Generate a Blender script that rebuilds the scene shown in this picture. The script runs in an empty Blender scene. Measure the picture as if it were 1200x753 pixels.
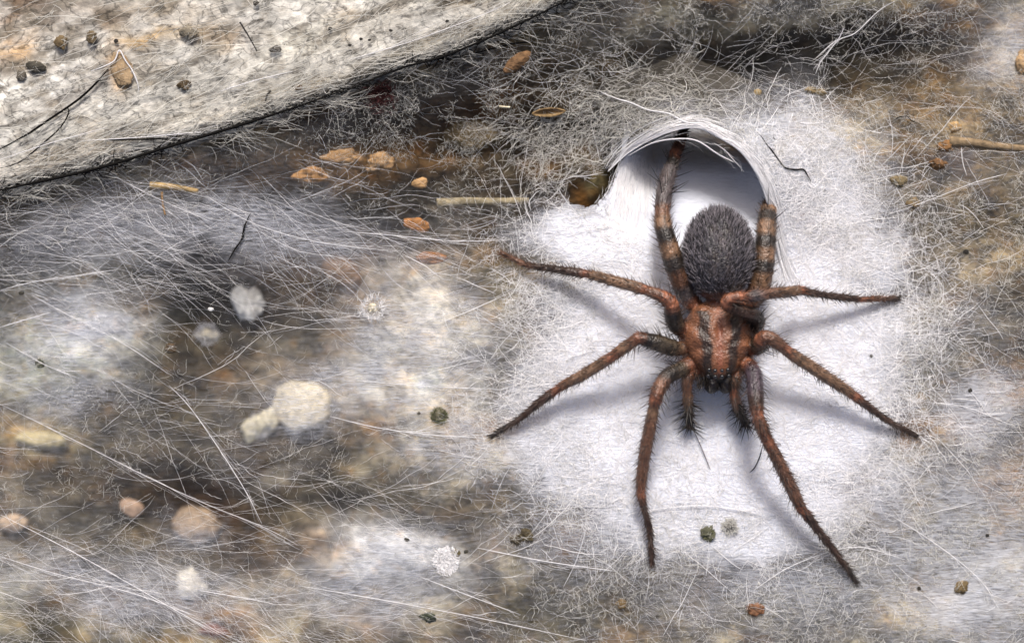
import bpy, bmesh, math, random
import numpy as np
from mathutils import Vector, Matrix
from mathutils.kdtree import KDTree
R = math.radians
rng = np.random.default_rng(7)
random.seed(7)
sc = bpy.context.scene
col = sc.collection

# ------------------------------------------------------------------ camera, sky, sun, exposure
CAM_H = 20.0
cd = bpy.data.cameras.new('camera'); cam = bpy.data.objects.new('camera', cd); col.objects.link(cam)
cam.location = (0, 0, CAM_H); cam.rotation_euler = (0, 0, 0)
cd.sensor_width = 36.0; cd.lens = 36.0*CAM_H/12.0
cd.clip_start = 0.1; cd.clip_end = 400
cd.dof.use_dof = True; cd.dof.focus_distance = CAM_H-0.33; cd.dof.aperture_fstop = 0.13
sc.camera = cam
SUN_EL = 47.0
w = bpy.data.worlds.new("World"); sc.world = w; w.use_nodes = True
nt = w.node_tree
sky = nt.nodes.new('ShaderNodeTexSky'); sky.sky_type = 'NISHITA'; sky.sun_disc = False
sky.sun_elevation = R(SUN_EL); sky.sun_rotation = R(0); sky.dust_density = 6.0; sky.ozone_density = 0.3; sky.air_density = 0.7
nt.nodes['Background'].inputs[1].default_value = 0.13
nt.links.new(sky.outputs[0], nt.nodes['Background'].inputs[0])
sd_ = bpy.data.lights.new('sun', 'SUN'); sun = bpy.data.objects.new('sun', sd_); col.objects.link(sun)
sd_.energy = 3.1; sd_.angle = R(11.0); sd_.color = (1.0, 0.97, 0.935)
sun.rotation_euler = (R(-(90-SUN_EL)), 0, 0); sun.location = (0, 8, 12)
sc.view_settings.view_transform = 'Standard'; sc.view_settings.look = 'None'
sc.view_settings.exposure = 0.17; sc.view_settings.gamma = 1.0
sc.cycles.transparent_max_bounces = 16
sc.cycles.max_bounces = 6

# ------------------------------------------------------------------ helpers
def W(px, py, z=0.0):
    """photo pixel -> world point at height z on that line of sight"""
    k = (CAM_H-z)/CAM_H
    return Vector(((px-600)/100*k, (376.5-py)/100*k, z))
def PX(X, Y):                                    # world -> photo pixels (at z = 0)
    return X*100+600, 376.5-Y*100

def hashn(ix, iy, seed):
    h = (ix.astype(np.int64)*374761393 + iy.astype(np.int64)*668265263 + seed*1442695041) & 0xffffffff
    h = ((h ^ (h >> 13))*1274126177) & 0xffffffff
    h = h ^ (h >> 16)
    return (h & 0xffff)/65535.0
def vn(x, y, seed=0):
    x0 = np.floor(x); y0 = np.floor(y); fx = x-x0; fy = y-y0
    fx = fx*fx*fx*(fx*(fx*6-15)+10); fy = fy*fy*fy*(fy*(fy*6-15)+10)
    ix = x0.astype(np.int64); iy = y0.astype(np.int64)
    a = hashn(ix, iy, seed); b = hashn(ix+1, iy, seed); c = hashn(ix, iy+1, seed); d = hashn(ix+1, iy+1, seed)
    return (a*(1-fx)+b*fx)*(1-fy)+(c*(1-fx)+d*fx)*fy
def fbm(x, y, seed=0, octv=4):
    s = 0; a = 0.5; t = 0
    for o in range(octv):
        s = s+a*vn(x*2**o+17.3*o, y*2**o-9.1*o, seed+o*31); t += a; a *= 0.5
    return s/t*2-1                                # -1..1
def srgb(c):
    return np.array([((v/255+0.055)/1.055)**2.4 if v > 10 else v/255/12.92 for v in c])
def seg_dist(px, py, pts):
    """distance to a polyline, position along it (0..1) and side (+ left of travel)"""
    best = np.full(np.shape(px), 1e9); tt = np.zeros(np.shape(px)); sg = np.ones(np.shape(px))
    L = [0.0]
    for a, b in zip(pts[:-1], pts[1:]): L.append(L[-1]+math.dist(a, b))
    for i, (a, b) in enumerate(zip(pts[:-1], pts[1:])):
        dx, dy = b[0]-a[0], b[1]-a[1]; l2 = dx*dx+dy*dy
        t = np.clip(((px-a[0])*dx+(py-a[1])*dy)/l2, 0, 1)
        qx = px-(a[0]+t*dx); qy = py-(a[1]+t*dy); d = np.hypot(qx, qy)
        m = d < best
        best = np.where(m, d, best); tt = np.where(m, (L[i]+t*math.sqrt(l2))/L[-1], tt)
        sg = np.where(m, np.sign(dx*qy-dy*qx), sg)
    return best, tt, sg
def inside(px, py, poly):
    r = np.zeros(np.shape(px), bool); n = len(poly)
    for i in range(n):
        x1, y1 = poly[i]; x2, y2 = poly[(i+1) % n]
        c = ((y1 > py) != (y2 > py)) & (px < (x2-x1)*(py-y1)/((y2-y1) or 1e-9)+x1)
        r ^= c
    return r
def smooth_poly(pts, n=6, closed=False):
    out = []; m = len(pts); rngi = range(m if closed else m-1)
    g = (lambda k: pts[k % m]) if closed else (lambda k: pts[min(max(k, 0), m-1)])
    for i in rngi:
        p0, p1, p2, p3 = [np.array(g(k), float) for k in (i-1, i, i+1, i+2)]
        for j in range(n):
            t = j/n
            out.append(tuple(0.5*((2*p1)+(-p0+p2)*t+(2*p0-5*p1+4*p2-p3)*t*t+(-p0+3*p1-3*p2+p3)*t**3)))
    if not closed: out.append(tuple(pts[-1]))
    return out

def new_mesh_np(name, verts, faces, smooth=True, color=None, extra=None):
    """verts (n,3); faces (m,3|4) arrays"""
    me = bpy.data.meshes.new(name)
    verts = np.ascontiguousarray(verts, np.float32); faces = np.ascontiguousarray(faces, np.int32)
    k = faces.shape[1]
    me.vertices.add(len(verts)); me.vertices.foreach_set('co', verts.ravel())
    me.loops.add(faces.size); me.loops.foreach_set('vertex_index', faces.ravel())
    me.polygons.add(len(faces))
    me.polygons.foreach_set('loop_start', np.arange(0, faces.size, k, dtype=np.int32))
    me.update(calc_edges=True)
    me.polygons.foreach_set('use_smooth', np.full(len(faces), smooth))
    if color is not None:
        a = me.color_attributes.new('tint', 'FLOAT_COLOR', 'POINT')
        c = np.ones((len(verts), 4), np.float32); c[:, :3] = color
        a.data.foreach_set('color', c.ravel())
    for nm, arr in (extra or {}).items():
        a = me.attributes.new(nm, 'FLOAT', 'POINT'); a.data.foreach_set('value', np.ascontiguousarray(arr, np.float32))
    me.validate()
    return me
def link(name, me, mat, parent=None, loc=None, **props):
    o = bpy.data.objects.new(name, me); col.objects.link(o)
    if mat is not None and not me.materials: me.materials.append(mat)
    if parent is not None: o.parent = parent
    if loc is not None: o.location = loc
    for k, v in props.items(): o[k] = v
    return o
def empty(name, loc, **props):
    o = bpy.data.objects.new(name, None); col.objects.link(o); o.location = loc; o.empty_display_size = 0.2
    for k, v in props.items(): o[k] = v
    return o
def grid(xs, ys):
    X, Y = np.meshgrid(xs, ys); nx, ny = len(xs), len(ys)
    i = np.arange(nx*ny).reshape(ny, nx)
    F = np.stack([i[:-1, :-1], i[:-1, 1:], i[1:, 1:], i[1:, :-1]], -1).reshape(-1, 4)
    return X.ravel(), Y.ravel(), F
def compact(V, F, *arrs):
    used = np.zeros(len(V), bool); used[F.ravel()] = True
    idx = np.cumsum(used)-1
    return (V[used], idx[F])+tuple(a[used] for a in arrs)

# ------------------------------------------------------------------ materials
def mat(name):
    m = bpy.data.materials.new(name); m.use_nodes = True; m.node_tree.nodes.clear()
    return m, m.node_tree.nodes, m.node_tree.links
def nd(N, t, **kw):
    n = N.new(t)
    for k, v in kw.items():
        if k.startswith('i_'):
            n.inputs[k[2:].replace('_', ' ')].default_value = v
        else: setattr(n, k, v)
    return n
def simple_mat(name, color=None, rough=0.8, noise=0.35, nscale=8, bump=0.2, bscale=30, spec=0.3, attr=False, sss=0, coords='Object', bdist=0.02):
    m, N, L = mat(name)
    out = nd(N, 'ShaderNodeOutputMaterial'); b = nd(N, 'ShaderNodeBsdfPrincipled')
    b.inputs['Roughness'].default_value = rough; b.inputs['Specular IOR Level'].default_value = spec
    tc = nd(N, 'ShaderNodeTexCoord')
    no = nd(N, 'ShaderNodeTexNoise'); no.inputs['Scale'].default_value = nscale; no.inputs['Detail'].default_value = 6
    L.new(tc.outputs[coords], no.inputs['Vector'])
    mr = nd(N, 'ShaderNodeMapRange'); mr.inputs['From Min'].default_value = 0.25; mr.inputs['From Max'].default_value = 0.75
    mr.inputs['To Min'].default_value = 1-noise; mr.inputs['To Max'].default_value = 1+noise
    L.new(no.outputs['Fac'], mr.inputs['Value'])
    mx = nd(N, 'ShaderNodeMix', data_type='RGBA', blend_type='MULTIPLY'); mx.inputs[0].default_value = 1
    if attr:
        at = nd(N, 'ShaderNodeAttribute', attribute_name='tint'); L.new(at.outputs['Color'], mx.inputs[6])
    else: mx.inputs[6].default_value = (*color, 1)
    L.new(mr.outputs[0], mx.inputs[7]); L.new(mx.outputs[2], b.inputs['Base Color'])
    n2 = nd(N, 'ShaderNodeTexNoise'); n2.inputs['Scale'].default_value = bscale; n2.inputs['Detail'].default_value = 5
    L.new(tc.outputs[coords], n2.inputs['Vector'])
    bp = nd(N, 'ShaderNodeBump'); bp.inputs['Strength'].default_value = bump; bp.inputs['Distance'].default_value = bdist
    L.new(n2.outputs['Fac'], bp.inputs['Height']); L.new(bp.outputs[0], b.inputs['Normal'])
    if sss:
        b.inputs['Subsurface Weight'].default_value = sss; b.inputs['Subsurface Scale'].default_value = 0.1
    L.new(b.outputs[0], out.inputs[0])
    return m

def fibre_mat(name, color, transl=0.35, rough=0.5):
    m, N, L = mat(name)
    out = nd(N, 'ShaderNodeOutputMaterial')
    at = nd(N, 'ShaderNodeAttribute', attribute_name='shade')
    mx = nd(N, 'ShaderNodeMix', data_type='RGBA', blend_type='MULTIPLY'); mx.inputs[0].default_value = 1
    mx.inputs[6].default_value = (*color, 1); L.new(at.outputs['Fac'], mx.inputs[7])
    d = nd(N, 'ShaderNodeBsdfDiffuse'); t = nd(N, 'ShaderNodeBsdfTranslucent'); ms = nd(N, 'ShaderNodeMixShader'); ms.inputs[0].default_value = transl
    L.new(mx.outputs[2], d.inputs[0]); L.new(mx.outputs[2], t.inputs[0]); L.new(d.outputs[0], ms.inputs[1]); L.new(t.outputs[0], ms.inputs[2])
    L.new(ms.outputs[0], out.inputs[0])
    return m

def silk_sheet_mat():
    """felted silk: how much silk lies there is the attribute 'felt_amount'; felt gaps and creases from stretched noise"""
    m, N, L = mat('silk_felt')
    out = nd(N, 'ShaderNodeOutputMaterial'); tc = nd(N, 'ShaderNodeTexCoord')
    den = nd(N, 'ShaderNodeAttribute', attribute_name='felt_amount')
    def felt(rot, sx, sy, scale, dist):
        mp = nd(N, 'ShaderNodeMapping'); mp.inputs['Rotation'].default_value = (0, 0, R(rot)); mp.inputs['Scale'].default_value = (sx, sy, 1)
        L.new(tc.outputs['Object'], mp.inputs[0])
        n = nd(N, 'ShaderNodeTexNoise'); n.inputs['Scale'].default_value = scale; n.inputs['Detail'].default_value = 5; n.inputs['Distortion'].default_value = dist
        L.new(mp.outputs[0], n.inputs['Vector']); return n
    f1 = felt(20, 1, 5, 7, 0.6); f2 = felt(-35, 1, 6, 9, 0.8); f3 = felt(75, 1, 5, 8, 0.6); f4 = felt(0, 1, 1, 2.2, 0.3)
    a1 = nd(N, 'ShaderNodeMath', operation='ADD'); L.new(f1.outputs[0], a1.inputs[0]); L.new(f2.outputs[0], a1.inputs[1])
    a2 = nd(N, 'ShaderNodeMath', operation='ADD'); L.new(a1.outputs[0], a2.inputs[0]); L.new(f3.outputs[0], a2.inputs[1])
    a3 = nd(N, 'ShaderNodeMath', operation='MULTIPLY_ADD'); L.new(a2.outputs[0], a3.inputs[0]); a3.inputs[1].default_value = 0.333; a3.inputs[2].default_value = -0.5
    a4 = nd(N, 'ShaderNodeMath', operation='MULTIPLY_ADD'); L.new(f4.outputs[0], a4.inputs[0]); a4.inputs[1].default_value = 0.5; a4.inputs[2].default_value = -0.25
    s = nd(N, 'ShaderNodeMath', operation='MULTIPLY_ADD'); L.new(a3.outputs[0], s.inputs[0]); s.inputs[1].default_value = 2.2; L.new(a4.outputs[0], s.inputs[2])
    # alpha = density + s*density*(1-density)*k
    om = nd(N, 'ShaderNodeMath', operation='SUBTRACT'); om.inputs[0].default_value = 1.02; L.new(den.outputs['Fac'], om.inputs[1])
    pr = nd(N, 'ShaderNodeMath', operation='MULTIPLY'); L.new(om.outputs[0], pr.inputs[0]); L.new(den.outputs['Fac'], pr.inputs[1])
    p2 = nd(N, 'ShaderNodeMath', operation='MULTIPLY'); L.new(pr.outputs[0], p2.inputs[0]); L.new(s.outputs[0], p2.inputs[1])
    al = nd(N, 'ShaderNodeMath', operation='MULTIPLY_ADD'); L.new(p2.outputs[0], al.inputs[0]); al.inputs[1].default_value = 3.2; L.new(den.outputs['Fac'], al.inputs[2]); al.use_clamp = True
    bp = nd(N, 'ShaderNodeBump'); bp.inputs['Strength'].default_value = 0.5; bp.inputs['Distance'].default_value = 0.028
    L.new(a2.outputs[0], bp.inputs['Height'])
    d = nd(N, 'ShaderNodeBsdfDiffuse'); d.inputs[0].default_value = (0.81, 0.835, 0.92, 1); L.new(bp.outputs[0], d.inputs['Normal'])
    t = nd(N, 'ShaderNodeBsdfTranslucent'); t.inputs[0].default_value = (0.74, 0.74, 0.78, 1)
    ms = nd(N, 'ShaderNodeMixShader'); ms.inputs[0].default_value = 0.14; L.new(d.outputs[0], ms.inputs[1]); L.new(t.outputs[0], ms.inputs[2])
    tr = nd(N, 'ShaderNodeBsdfTransparent'); mt = nd(N, 'ShaderNodeMixShader')
    L.new(al.outputs[0], mt.inputs[0]); L.new(tr.outputs[0], mt.inputs[1]); L.new(ms.outputs[0], mt.inputs[2])
    L.new(mt.outputs[0], out.inputs[0])
    return m

def ground_mat(name, bump=0.8, rust=.6, grain=8):
    m, N, L = mat(name)
    out = nd(N, 'ShaderNodeOutputMaterial'); b = nd(N, 'ShaderNodeBsdfPrincipled'); b.inputs['Roughness'].default_value = 0.85
    b.inputs['Specular IOR Level'].default_value = 0.25
    tc = nd(N, 'ShaderNodeTexCoord'); at = nd(N, 'ShaderNodeAttribute', attribute_name='tint')
    n1 = nd(N, 'ShaderNodeTexNoise'); n1.inputs['Scale'].default_value = 2.2; n1.inputs['Detail'].default_value = 8; n1.inputs['Roughness'].default_value = 0.65
    n2 = nd(N, 'ShaderNodeTexNoise'); n2.inputs['Scale'].default_value = 12; n2.inputs['Detail'].default_value = 6; n2.inputs['Roughness'].default_value = 0.7
    vo = nd(N, 'ShaderNodeTexVoronoi'); vo.inputs['Scale'].default_value = 9
    mg = nd(N, 'ShaderNodeMapping'); mg.inputs['Rotation'].default_value = (0, 0, R(grain)); mg.inputs['Scale'].default_value = (.85, 1.25, 1); L.new(tc.outputs['Object'], mg.inputs[0])
    for n in (n1, n2, vo): L.new(mg.outputs[0], n.inputs['Vector'])
    r1 = nd(N, 'ShaderNodeMapRange'); r1.inputs['From Min'].default_value = .3; r1.inputs['From Max'].default_value = .7; r1.inputs['To Min'].default_value = .55; r1.inputs['To Max'].default_value = 1.45
    L.new(n1.outputs[0], r1.inputs[0])
    r2 = nd(N, 'ShaderNodeMapRange'); r2.inputs['From Min'].default_value = .3; r2.inputs['From Max'].default_value = .7; r2.inputs['To Min'].default_value = .6; r2.inputs['To Max'].default_value = 1.4
    L.new(n2.outputs[0], r2.inputs[0])
    m1 = nd(N, 'ShaderNodeMix', data_type='RGBA', blend_type='MULTIPLY'); m1.inputs[0].default_value = 1
    L.new(at.outputs['Color'], m1.inputs[6]); L.new(r1.outputs[0], m1.inputs[7])
    m2 = nd(N, 'ShaderNodeMix', data_type='RGBA', blend_type='MULTIPLY'); m2.inputs[0].default_value = 1
    L.new(m1.outputs[2], m2.inputs[6]); L.new(r2.outputs[0], m2.inputs[7])
    # rust flecks
    n3 = nd(N, 'ShaderNodeTexNoise'); n3.inputs['Scale'].default_value = 4.5; n3.inputs['Detail'].default_value = 7
    mp = nd(N, 'ShaderNodeMapping'); mp.inputs['Location'].default_value = (13, 5, 2); L.new(tc.outputs['Object'], mp.inputs[0]); L.new(mp.outputs[0], n3.inputs['Vector'])
    r3 = nd(N, 'ShaderNodeMapRange'); r3.inputs['From Min'].default_value = .56; r3.inputs['From Max'].default_value = .7; r3.inputs['To Max'].default_value = rust
    L.new(n3.outputs[0], r3.inputs[0])
    m3 = nd(N, 'ShaderNodeMix', data_type='RGBA', blend_type='MULTIPLY'); L.new(r3.outputs[0], m3.inputs[0])
    L.new(m2.outputs[2], m3.inputs[6]); m3.inputs[7].default_value = (1.1, 0.78, 0.46, 1)
    n4 = nd(N, 'ShaderNodeTexNoise'); n4.inputs['Scale'].default_value = 5; n4.inputs['Detail'].default_value = 8; n4.inputs['Distortion'].default_value = .6; L.new(mg.outputs[0], n4.inputs['Vector'])
    sb = nd(N, 'ShaderNodeMath', operation='SUBTRACT'); L.new(n4.outputs[0], sb.inputs[0]); sb.inputs[1].default_value = .5
    ab = nd(N, 'ShaderNodeMath', operation='ABSOLUTE'); L.new(sb.outputs[0], ab.inputs[0])
    r4 = nd(N, 'ShaderNodeMapRange'); r4.inputs['From Max'].default_value = .035; r4.inputs['To Min'].default_value = .35; L.new(ab.outputs[0], r4.inputs[0])  # crevice darkness painted into the colour along noise ridges
    m4 = nd(N, 'ShaderNodeMix', data_type='RGBA', blend_type='MULTIPLY'); m4.inputs[0].default_value = 1; L.new(m3.outputs[2], m4.inputs[6]); L.new(r4.outputs[0], m4.inputs[7])
    L.new(m4.outputs[2], b.inputs['Base Color'])
    ad = nd(N, 'ShaderNodeMath', operation='MULTIPLY_ADD'); L.new(vo.outputs['Distance'], ad.inputs[0]); ad.inputs[1].default_value = .5; L.new(n2.outputs[0], ad.inputs[2])
    bp = nd(N, 'ShaderNodeBump'); bp.inputs['Strength'].default_value = bump; bp.inputs['Distance'].default_value = 0.06
    L.new(ad.outputs[0], bp.inputs['Height']); L.new(bp.outputs[0], b.inputs['Normal'])
    L.new(b.outputs[0], out.inputs[0])
    return m

M_silk = silk_sheet_mat()
M_fib = fibre_mat('silk_fibre', (0.86, 0.85, 0.86))
M_fib_warm = fibre_mat('dusty_silk_fibre', (0.66, 0.645, 0.60))
M_ground = ground_mat('rock'); M_ledge = ground_mat('ledge_rock', 0.35, .08, -20)

# ------------------------------------------------------------------ fields over the place (in photo pixels for convenience)
def warp(px, py, amt=22, sc_=0.012, seed=3):
    return px+amt*fbm(px*sc_, py*sc_, seed), py+amt*fbm(px*sc_+40, py*sc_+7, seed+5)
def blob(px, py, cx, cy, rx, ry, rot=0, p=2.4):
    a = R(rot); dx = px-cx; dy = py-cy
    u = (dx*math.cos(a)+dy*math.sin(a))/rx; v = (-dx*math.sin(a)+dy*math.cos(a))/ry   # rot: clockwise on the photo
    return np.exp(-(np.hypot(u, v))**p)

LEDGE = [(-700, 330), (-200, 262), (0, 224), (67, 209), (143, 190), (200, 172), (267, 153), (333, 132), (400, 108), (467, 83), (517, 68), (567, 48), (617, 26), (673, 0), (760, -45), (900, -130)]
LEDGE_S = smooth_poly(LEDGE, 8)

BASE = (92, 84, 72)
GB = [  # cx, cy, rx, ry, rot, srgb colour of the rock there with the shade of hollows painted in, strength
 # top band and hollow, its shade painted near black
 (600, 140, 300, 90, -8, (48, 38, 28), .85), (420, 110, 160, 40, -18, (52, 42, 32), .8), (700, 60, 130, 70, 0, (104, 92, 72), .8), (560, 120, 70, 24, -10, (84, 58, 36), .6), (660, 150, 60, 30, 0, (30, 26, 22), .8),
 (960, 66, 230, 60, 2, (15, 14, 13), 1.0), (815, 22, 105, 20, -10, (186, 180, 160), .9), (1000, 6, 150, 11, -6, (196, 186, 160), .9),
 (1130, 30, 70, 26, 20, (120, 100, 78), .8), (1195, 60, 50, 50, -30, (170, 165, 160), .6), (1130, 150, 120, 60, 0, (124, 108, 84), .9),
 (1110, 190, 40, 16, 0, (96, 62, 34), .8), (1140, 260, 90, 60, 0, (104, 94, 76), .9), (1060, 300, 60, 60, 0, (84, 76, 66), .8),
 (1150, 300, 50, 24, 0, (160, 145, 120), .6), (1130, 420, 110, 60, 4, (70, 68, 64), .9), (1140, 540, 90, 60, 0, (104, 100, 96), .8),
 (1100, 600, 60, 40, 0, (80, 78, 76), .6), (1160, 680, 110, 80, 0, (126, 124, 114), .8), (960, 690, 150, 70, 0, (84, 82, 70), .8),
 (740, 680, 110, 70, 0, (66, 60, 48), .9), (620, 560, 60, 60, 0, (82, 78, 66), .7), (650, 700, 90, 50, 0, (88, 82, 60), .7),
 # middle band left
 (420, 195, 112, 26, 0, (176, 134, 84), .85), (325, 205, 60, 20, 0, (142, 108, 68), .75), (230, 200, 60, 14, 6, (92, 62, 36), .8), (80, 240, 120, 14, -8, (84, 72, 48), .9),
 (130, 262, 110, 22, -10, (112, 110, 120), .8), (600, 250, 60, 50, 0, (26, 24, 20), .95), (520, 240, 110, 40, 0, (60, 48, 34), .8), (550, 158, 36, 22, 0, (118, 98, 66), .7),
 (330, 255, 90, 22, 6, (40, 37, 36), .85), (470, 275, 130, 24, 3, (40, 34, 28), .8), (490, 300, 80, 22, 0, (110, 74, 42), .7),
 (212, 368, 86, 64, 0, (12, 11, 11), 1.0), (330, 340, 70, 70, 0, (52, 48, 48), .85), (250, 290, 100, 36, 0, (82, 78, 80), .8), (380, 330, 60, 50, 10, (128, 104, 80), .7),  # black hollow first: its shade painted flat into the rock
 (50, 300, 90, 40, 0, (92, 88, 90), .8), (130, 310, 60, 22, 0, (110, 104, 84), .7), (20, 360, 50, 40, 0, (76, 74, 70), .8),
 (684, 228, 16, 12, 0, (150, 104, 50), .8), (704, 214, 18, 14, 0, (104, 100, 78), .8),
 # pale stone zones; a bluish highlight painted over the left one
 (70, 405, 112, 66, -8, (236, 232, 218), 1.0), (30, 440, 80, 50, 0, (226, 222, 200), .95), (115, 378, 50, 40, 0, (236, 238, 246), .9),
 (490, 380, 76, 100, 0, (206, 202, 198), .9), (530, 420, 90, 60, 0, (216, 214, 214), .8), (450, 440, 120, 40, 0, (212, 210, 208), .85), (570, 360, 60, 70, 0, (118, 108, 84), .7),
 (330, 440, 80, 40, 0, (120, 110, 96), .7), (250, 450, 60, 40, 0, (104, 92, 78), .7), (370, 400, 60, 40, 0, (84, 80, 74), .8), (330, 530, 90, 30, 0, (70, 66, 62), .8),
 (560, 540, 100, 46, 0, (172, 166, 154), .85), (600, 610, 70, 24, 0, (150, 132, 100), .7), (460, 650, 90, 40, 0, (232, 234, 246), 1.0), (400, 700, 140, 40, 6, (140, 136, 130), .8),
 # dark lower left
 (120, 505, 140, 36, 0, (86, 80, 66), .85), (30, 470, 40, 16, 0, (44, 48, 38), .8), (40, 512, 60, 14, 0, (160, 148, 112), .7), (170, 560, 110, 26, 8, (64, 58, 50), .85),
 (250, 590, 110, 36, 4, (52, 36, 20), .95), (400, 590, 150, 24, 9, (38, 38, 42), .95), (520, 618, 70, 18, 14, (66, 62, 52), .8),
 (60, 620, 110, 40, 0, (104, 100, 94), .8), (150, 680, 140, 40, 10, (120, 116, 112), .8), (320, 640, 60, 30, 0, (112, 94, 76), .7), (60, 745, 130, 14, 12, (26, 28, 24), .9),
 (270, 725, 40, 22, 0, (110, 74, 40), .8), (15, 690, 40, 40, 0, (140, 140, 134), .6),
]
def ground_colour(px, py):
    wx, wy = warp(px, py, 26, 0.014, 3); wx, wy = warp(wx, wy, 9, 0.05, 8)
    c = np.tile(srgb(BASE), (len(px), 1))
    def layer(c, f, lo, hi, colr, st=1.0):
        k = (np.clip((f-lo)/(hi-lo), 0, 1)*st)[:, None]; return c*(1-k)+srgb(colr)*k
    c = layer(c, fbm(px*.011, py*.014, 77), .05, .45, (138, 106, 68)); c = layer(c, fbm(px*.013, py*.017, 78), .05, .5, (50, 41, 31)); c = layer(c, fbm(px*.012, py*.012, 79), .15, .5, (168, 158, 136), .8)
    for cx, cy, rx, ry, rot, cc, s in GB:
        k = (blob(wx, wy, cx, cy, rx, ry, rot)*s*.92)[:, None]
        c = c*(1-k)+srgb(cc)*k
    m = 1+.75*fbm(px*.022, py*.034, 401, 4)+.5*fbm(px*.07+py*.01, py*.12, 402, 3)
    c = c*np.clip(m, .3, 1.8)[:, None]
    warm = (np.clip(fbm(px*.03, py*.04, 403, 3)*2-.15, 0, 1)*.5*np.clip(1.2-blob(px, py, 950, 640, 420, 170), .1, 1))[:, None]
    c = c*(1-warm)+c*np.array([1.28, 1.0, .62])*warm
    g_ = c.mean(1, keepdims=True)*np.array([1.0, .985, .90]); c = c*np.array([1.02, 1.0, .88])
    return np.clip(c*1.02, 0, .85)
def ground_height(X, Y):
    z = -1.0+0*X
    for _ in range(5): k = CAM_H/(CAM_H-z); z = .5*z+.5*ground_h(600+X*100*k, 376.5-Y*100*k, X, Y) if _ else ground_h(600+X*100*k, 376.5-Y*100*k, X, Y)
    return z
def ground_h(px, py, X, Y):
    d, t, s = seg_dist(px, py, LEDGE_S)
    below = np.where(s > 0, d, 0)                       # px below the ledge line
    left = 1/(1+np.exp((px-560)/90.0)); low = 1-np.exp(-below/120.0)
    z = -0.07-0.5*low-2.1*left*low
    z = z-0.55*blob(px, py, 960, 68, 230, 60)
    z = z+0.30*fbm(X*0.8, Y*0.8, 21, 4)*(0.4+low)+0.05*fbm(X*4, Y*4, 5, 4)
    z = z-1.0*blob(px, py, 810, 200, 150, 130)+0.4*blob(px, py, 690, 220, 50, 50)
    for cx, cy, rx, ry, h in ((70, 405, 100, 60, .5), (500, 400, 90, 90, .4), (460, 650, 90, 40, .4), (560, 540, 110, 50, .3)):
        z = z+h*blob(px, py, cx, cy, rx, ry)
    z = z+.55*blob(px, py, 430, 205, 130, 45)
    return z
fine = np.arange(-6.8, 6.8001, 0.034); coarse_l = -6.8-np.cumsum(np.linspace(.05, 1.6, 22))[::-1]
xs = np.concatenate([coarse_l, fine, -coarse_l[::-1]])
finey = np.arange(-4.6, 4.6001, 0.034); cy_ = -4.6-np.cumsum(np.linspace(.05, 1.6, 22))[::-1]
ys = np.concatenate([cy_, finey, -cy_[::-1]])
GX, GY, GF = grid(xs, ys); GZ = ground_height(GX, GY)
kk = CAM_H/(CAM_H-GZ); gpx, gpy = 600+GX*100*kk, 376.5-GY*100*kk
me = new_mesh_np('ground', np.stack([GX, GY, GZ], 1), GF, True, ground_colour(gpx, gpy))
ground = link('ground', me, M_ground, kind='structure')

# pale ledge across the upper left
LB = [(60, 60, 400, 260, -18, (192, 190, 184), .95), (20, 5, 90, 24, 0, (84, 62, 40), .85), (20, 60, 26, 26, 0, (196, 164, 124), .9), (180, 10, 90, 20, 0, (126, 112, 92), .7),
      (230, 38, 40, 16, 0, (150, 134, 108), .7), (170, 45, 40, 9, -12, (180, 146, 92), .8), (140, 85, 14, 26, -10, (206, 168, 118), .85), (262, 40, 30, 14, 0, (140, 118, 90), .7),
      (110, 95, 40, 14, -38, (92, 86, 80), .8), (60, 120, 36, 9, -20, (110, 104, 98), .7), (70, 190, 80, 16, -18, (116, 104, 90), .8), (150, 150, 160, 22, -20, (150, 146, 136), .6), (180, 100, 60, 10, -20, (130, 124, 112), .6),
      (330, 110, 120, 13, -20, (128, 122, 108), .8), (480, 62, 140, 11, -24, (120, 114, 100), .8), (520, 30, 120, 12, -22, (206, 204, 200), .5), (10, 120, 34, 30, 0, (214, 210, 200), .7), (345, 50, 50, 20, -20, (190, 186, 172), .6),
      (130, 24, 22, 14, 0, (110, 90, 66), .8), (540, 2, 40, 6, 0, (110, 92, 60), .8), (40, 78, 16, 10, 0, (92, 84, 70), .8), (3, 30, 24, 30, 0, (140, 110, 78), .7), (50, 30, 26, 14, 0, (112, 94, 70), .6), (90, 46, 14, 18, 0, (130, 108, 74), .6)]
lx = np.arange(-8.2, 3.2, 0.03); ly = np.arange(0.2, 6.2, 0.03)
LX, LY, LF = grid(lx, ly); px, py = PX(LX, LY)
d, t, s = seg_dist(px, py, LEDGE_S)
sd = np.where(s > 0, d, -d)+5.0*fbm(px*.05, py*.05, 91, 4)   # negative = on the ledge
top = 0.09+0.05*fbm(LX*1.2, LY*1.2, 33, 4)-0.10*np.exp(-np.clip(-sd, 0, None)/6.0)+0.05*np.exp(-((-sd-14)/7.0)**2)
drop = np.clip(sd, 0, 12)/12.0
Z = np.where(sd > 0, 0.0-0.9*drop, top)
keep = (sd[LF].min(1) < 10)
wx, wy = warp(px, py, 12, 0.03, 4)
c = np.tile(srgb((178, 172, 160)), (len(px), 1))
for cx, cy, rx, ry, rot, cc, st in LB:
    k = (blob(wx, wy, cx, cy, rx, ry, rot)*st)[:, None]; c = c*(1-k)+srgb(cc)*k
a = R(-19); u = px*math.cos(a)+py*math.sin(a); v = -px*math.sin(a)+py*math.cos(a)
stre = fbm(u*.012, v*.26, 61, 4)*.75+fbm(px*.12, py*.12, 62, 3)*.5
c = c*(1+0.38*stre)[:, None]
def lay(c, f, lo, hi, colr, st): k = (np.clip((f-lo)/(hi-lo), 0, 1)*st)[:, None]; return c*(1-k)+srgb(colr)*k
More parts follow.
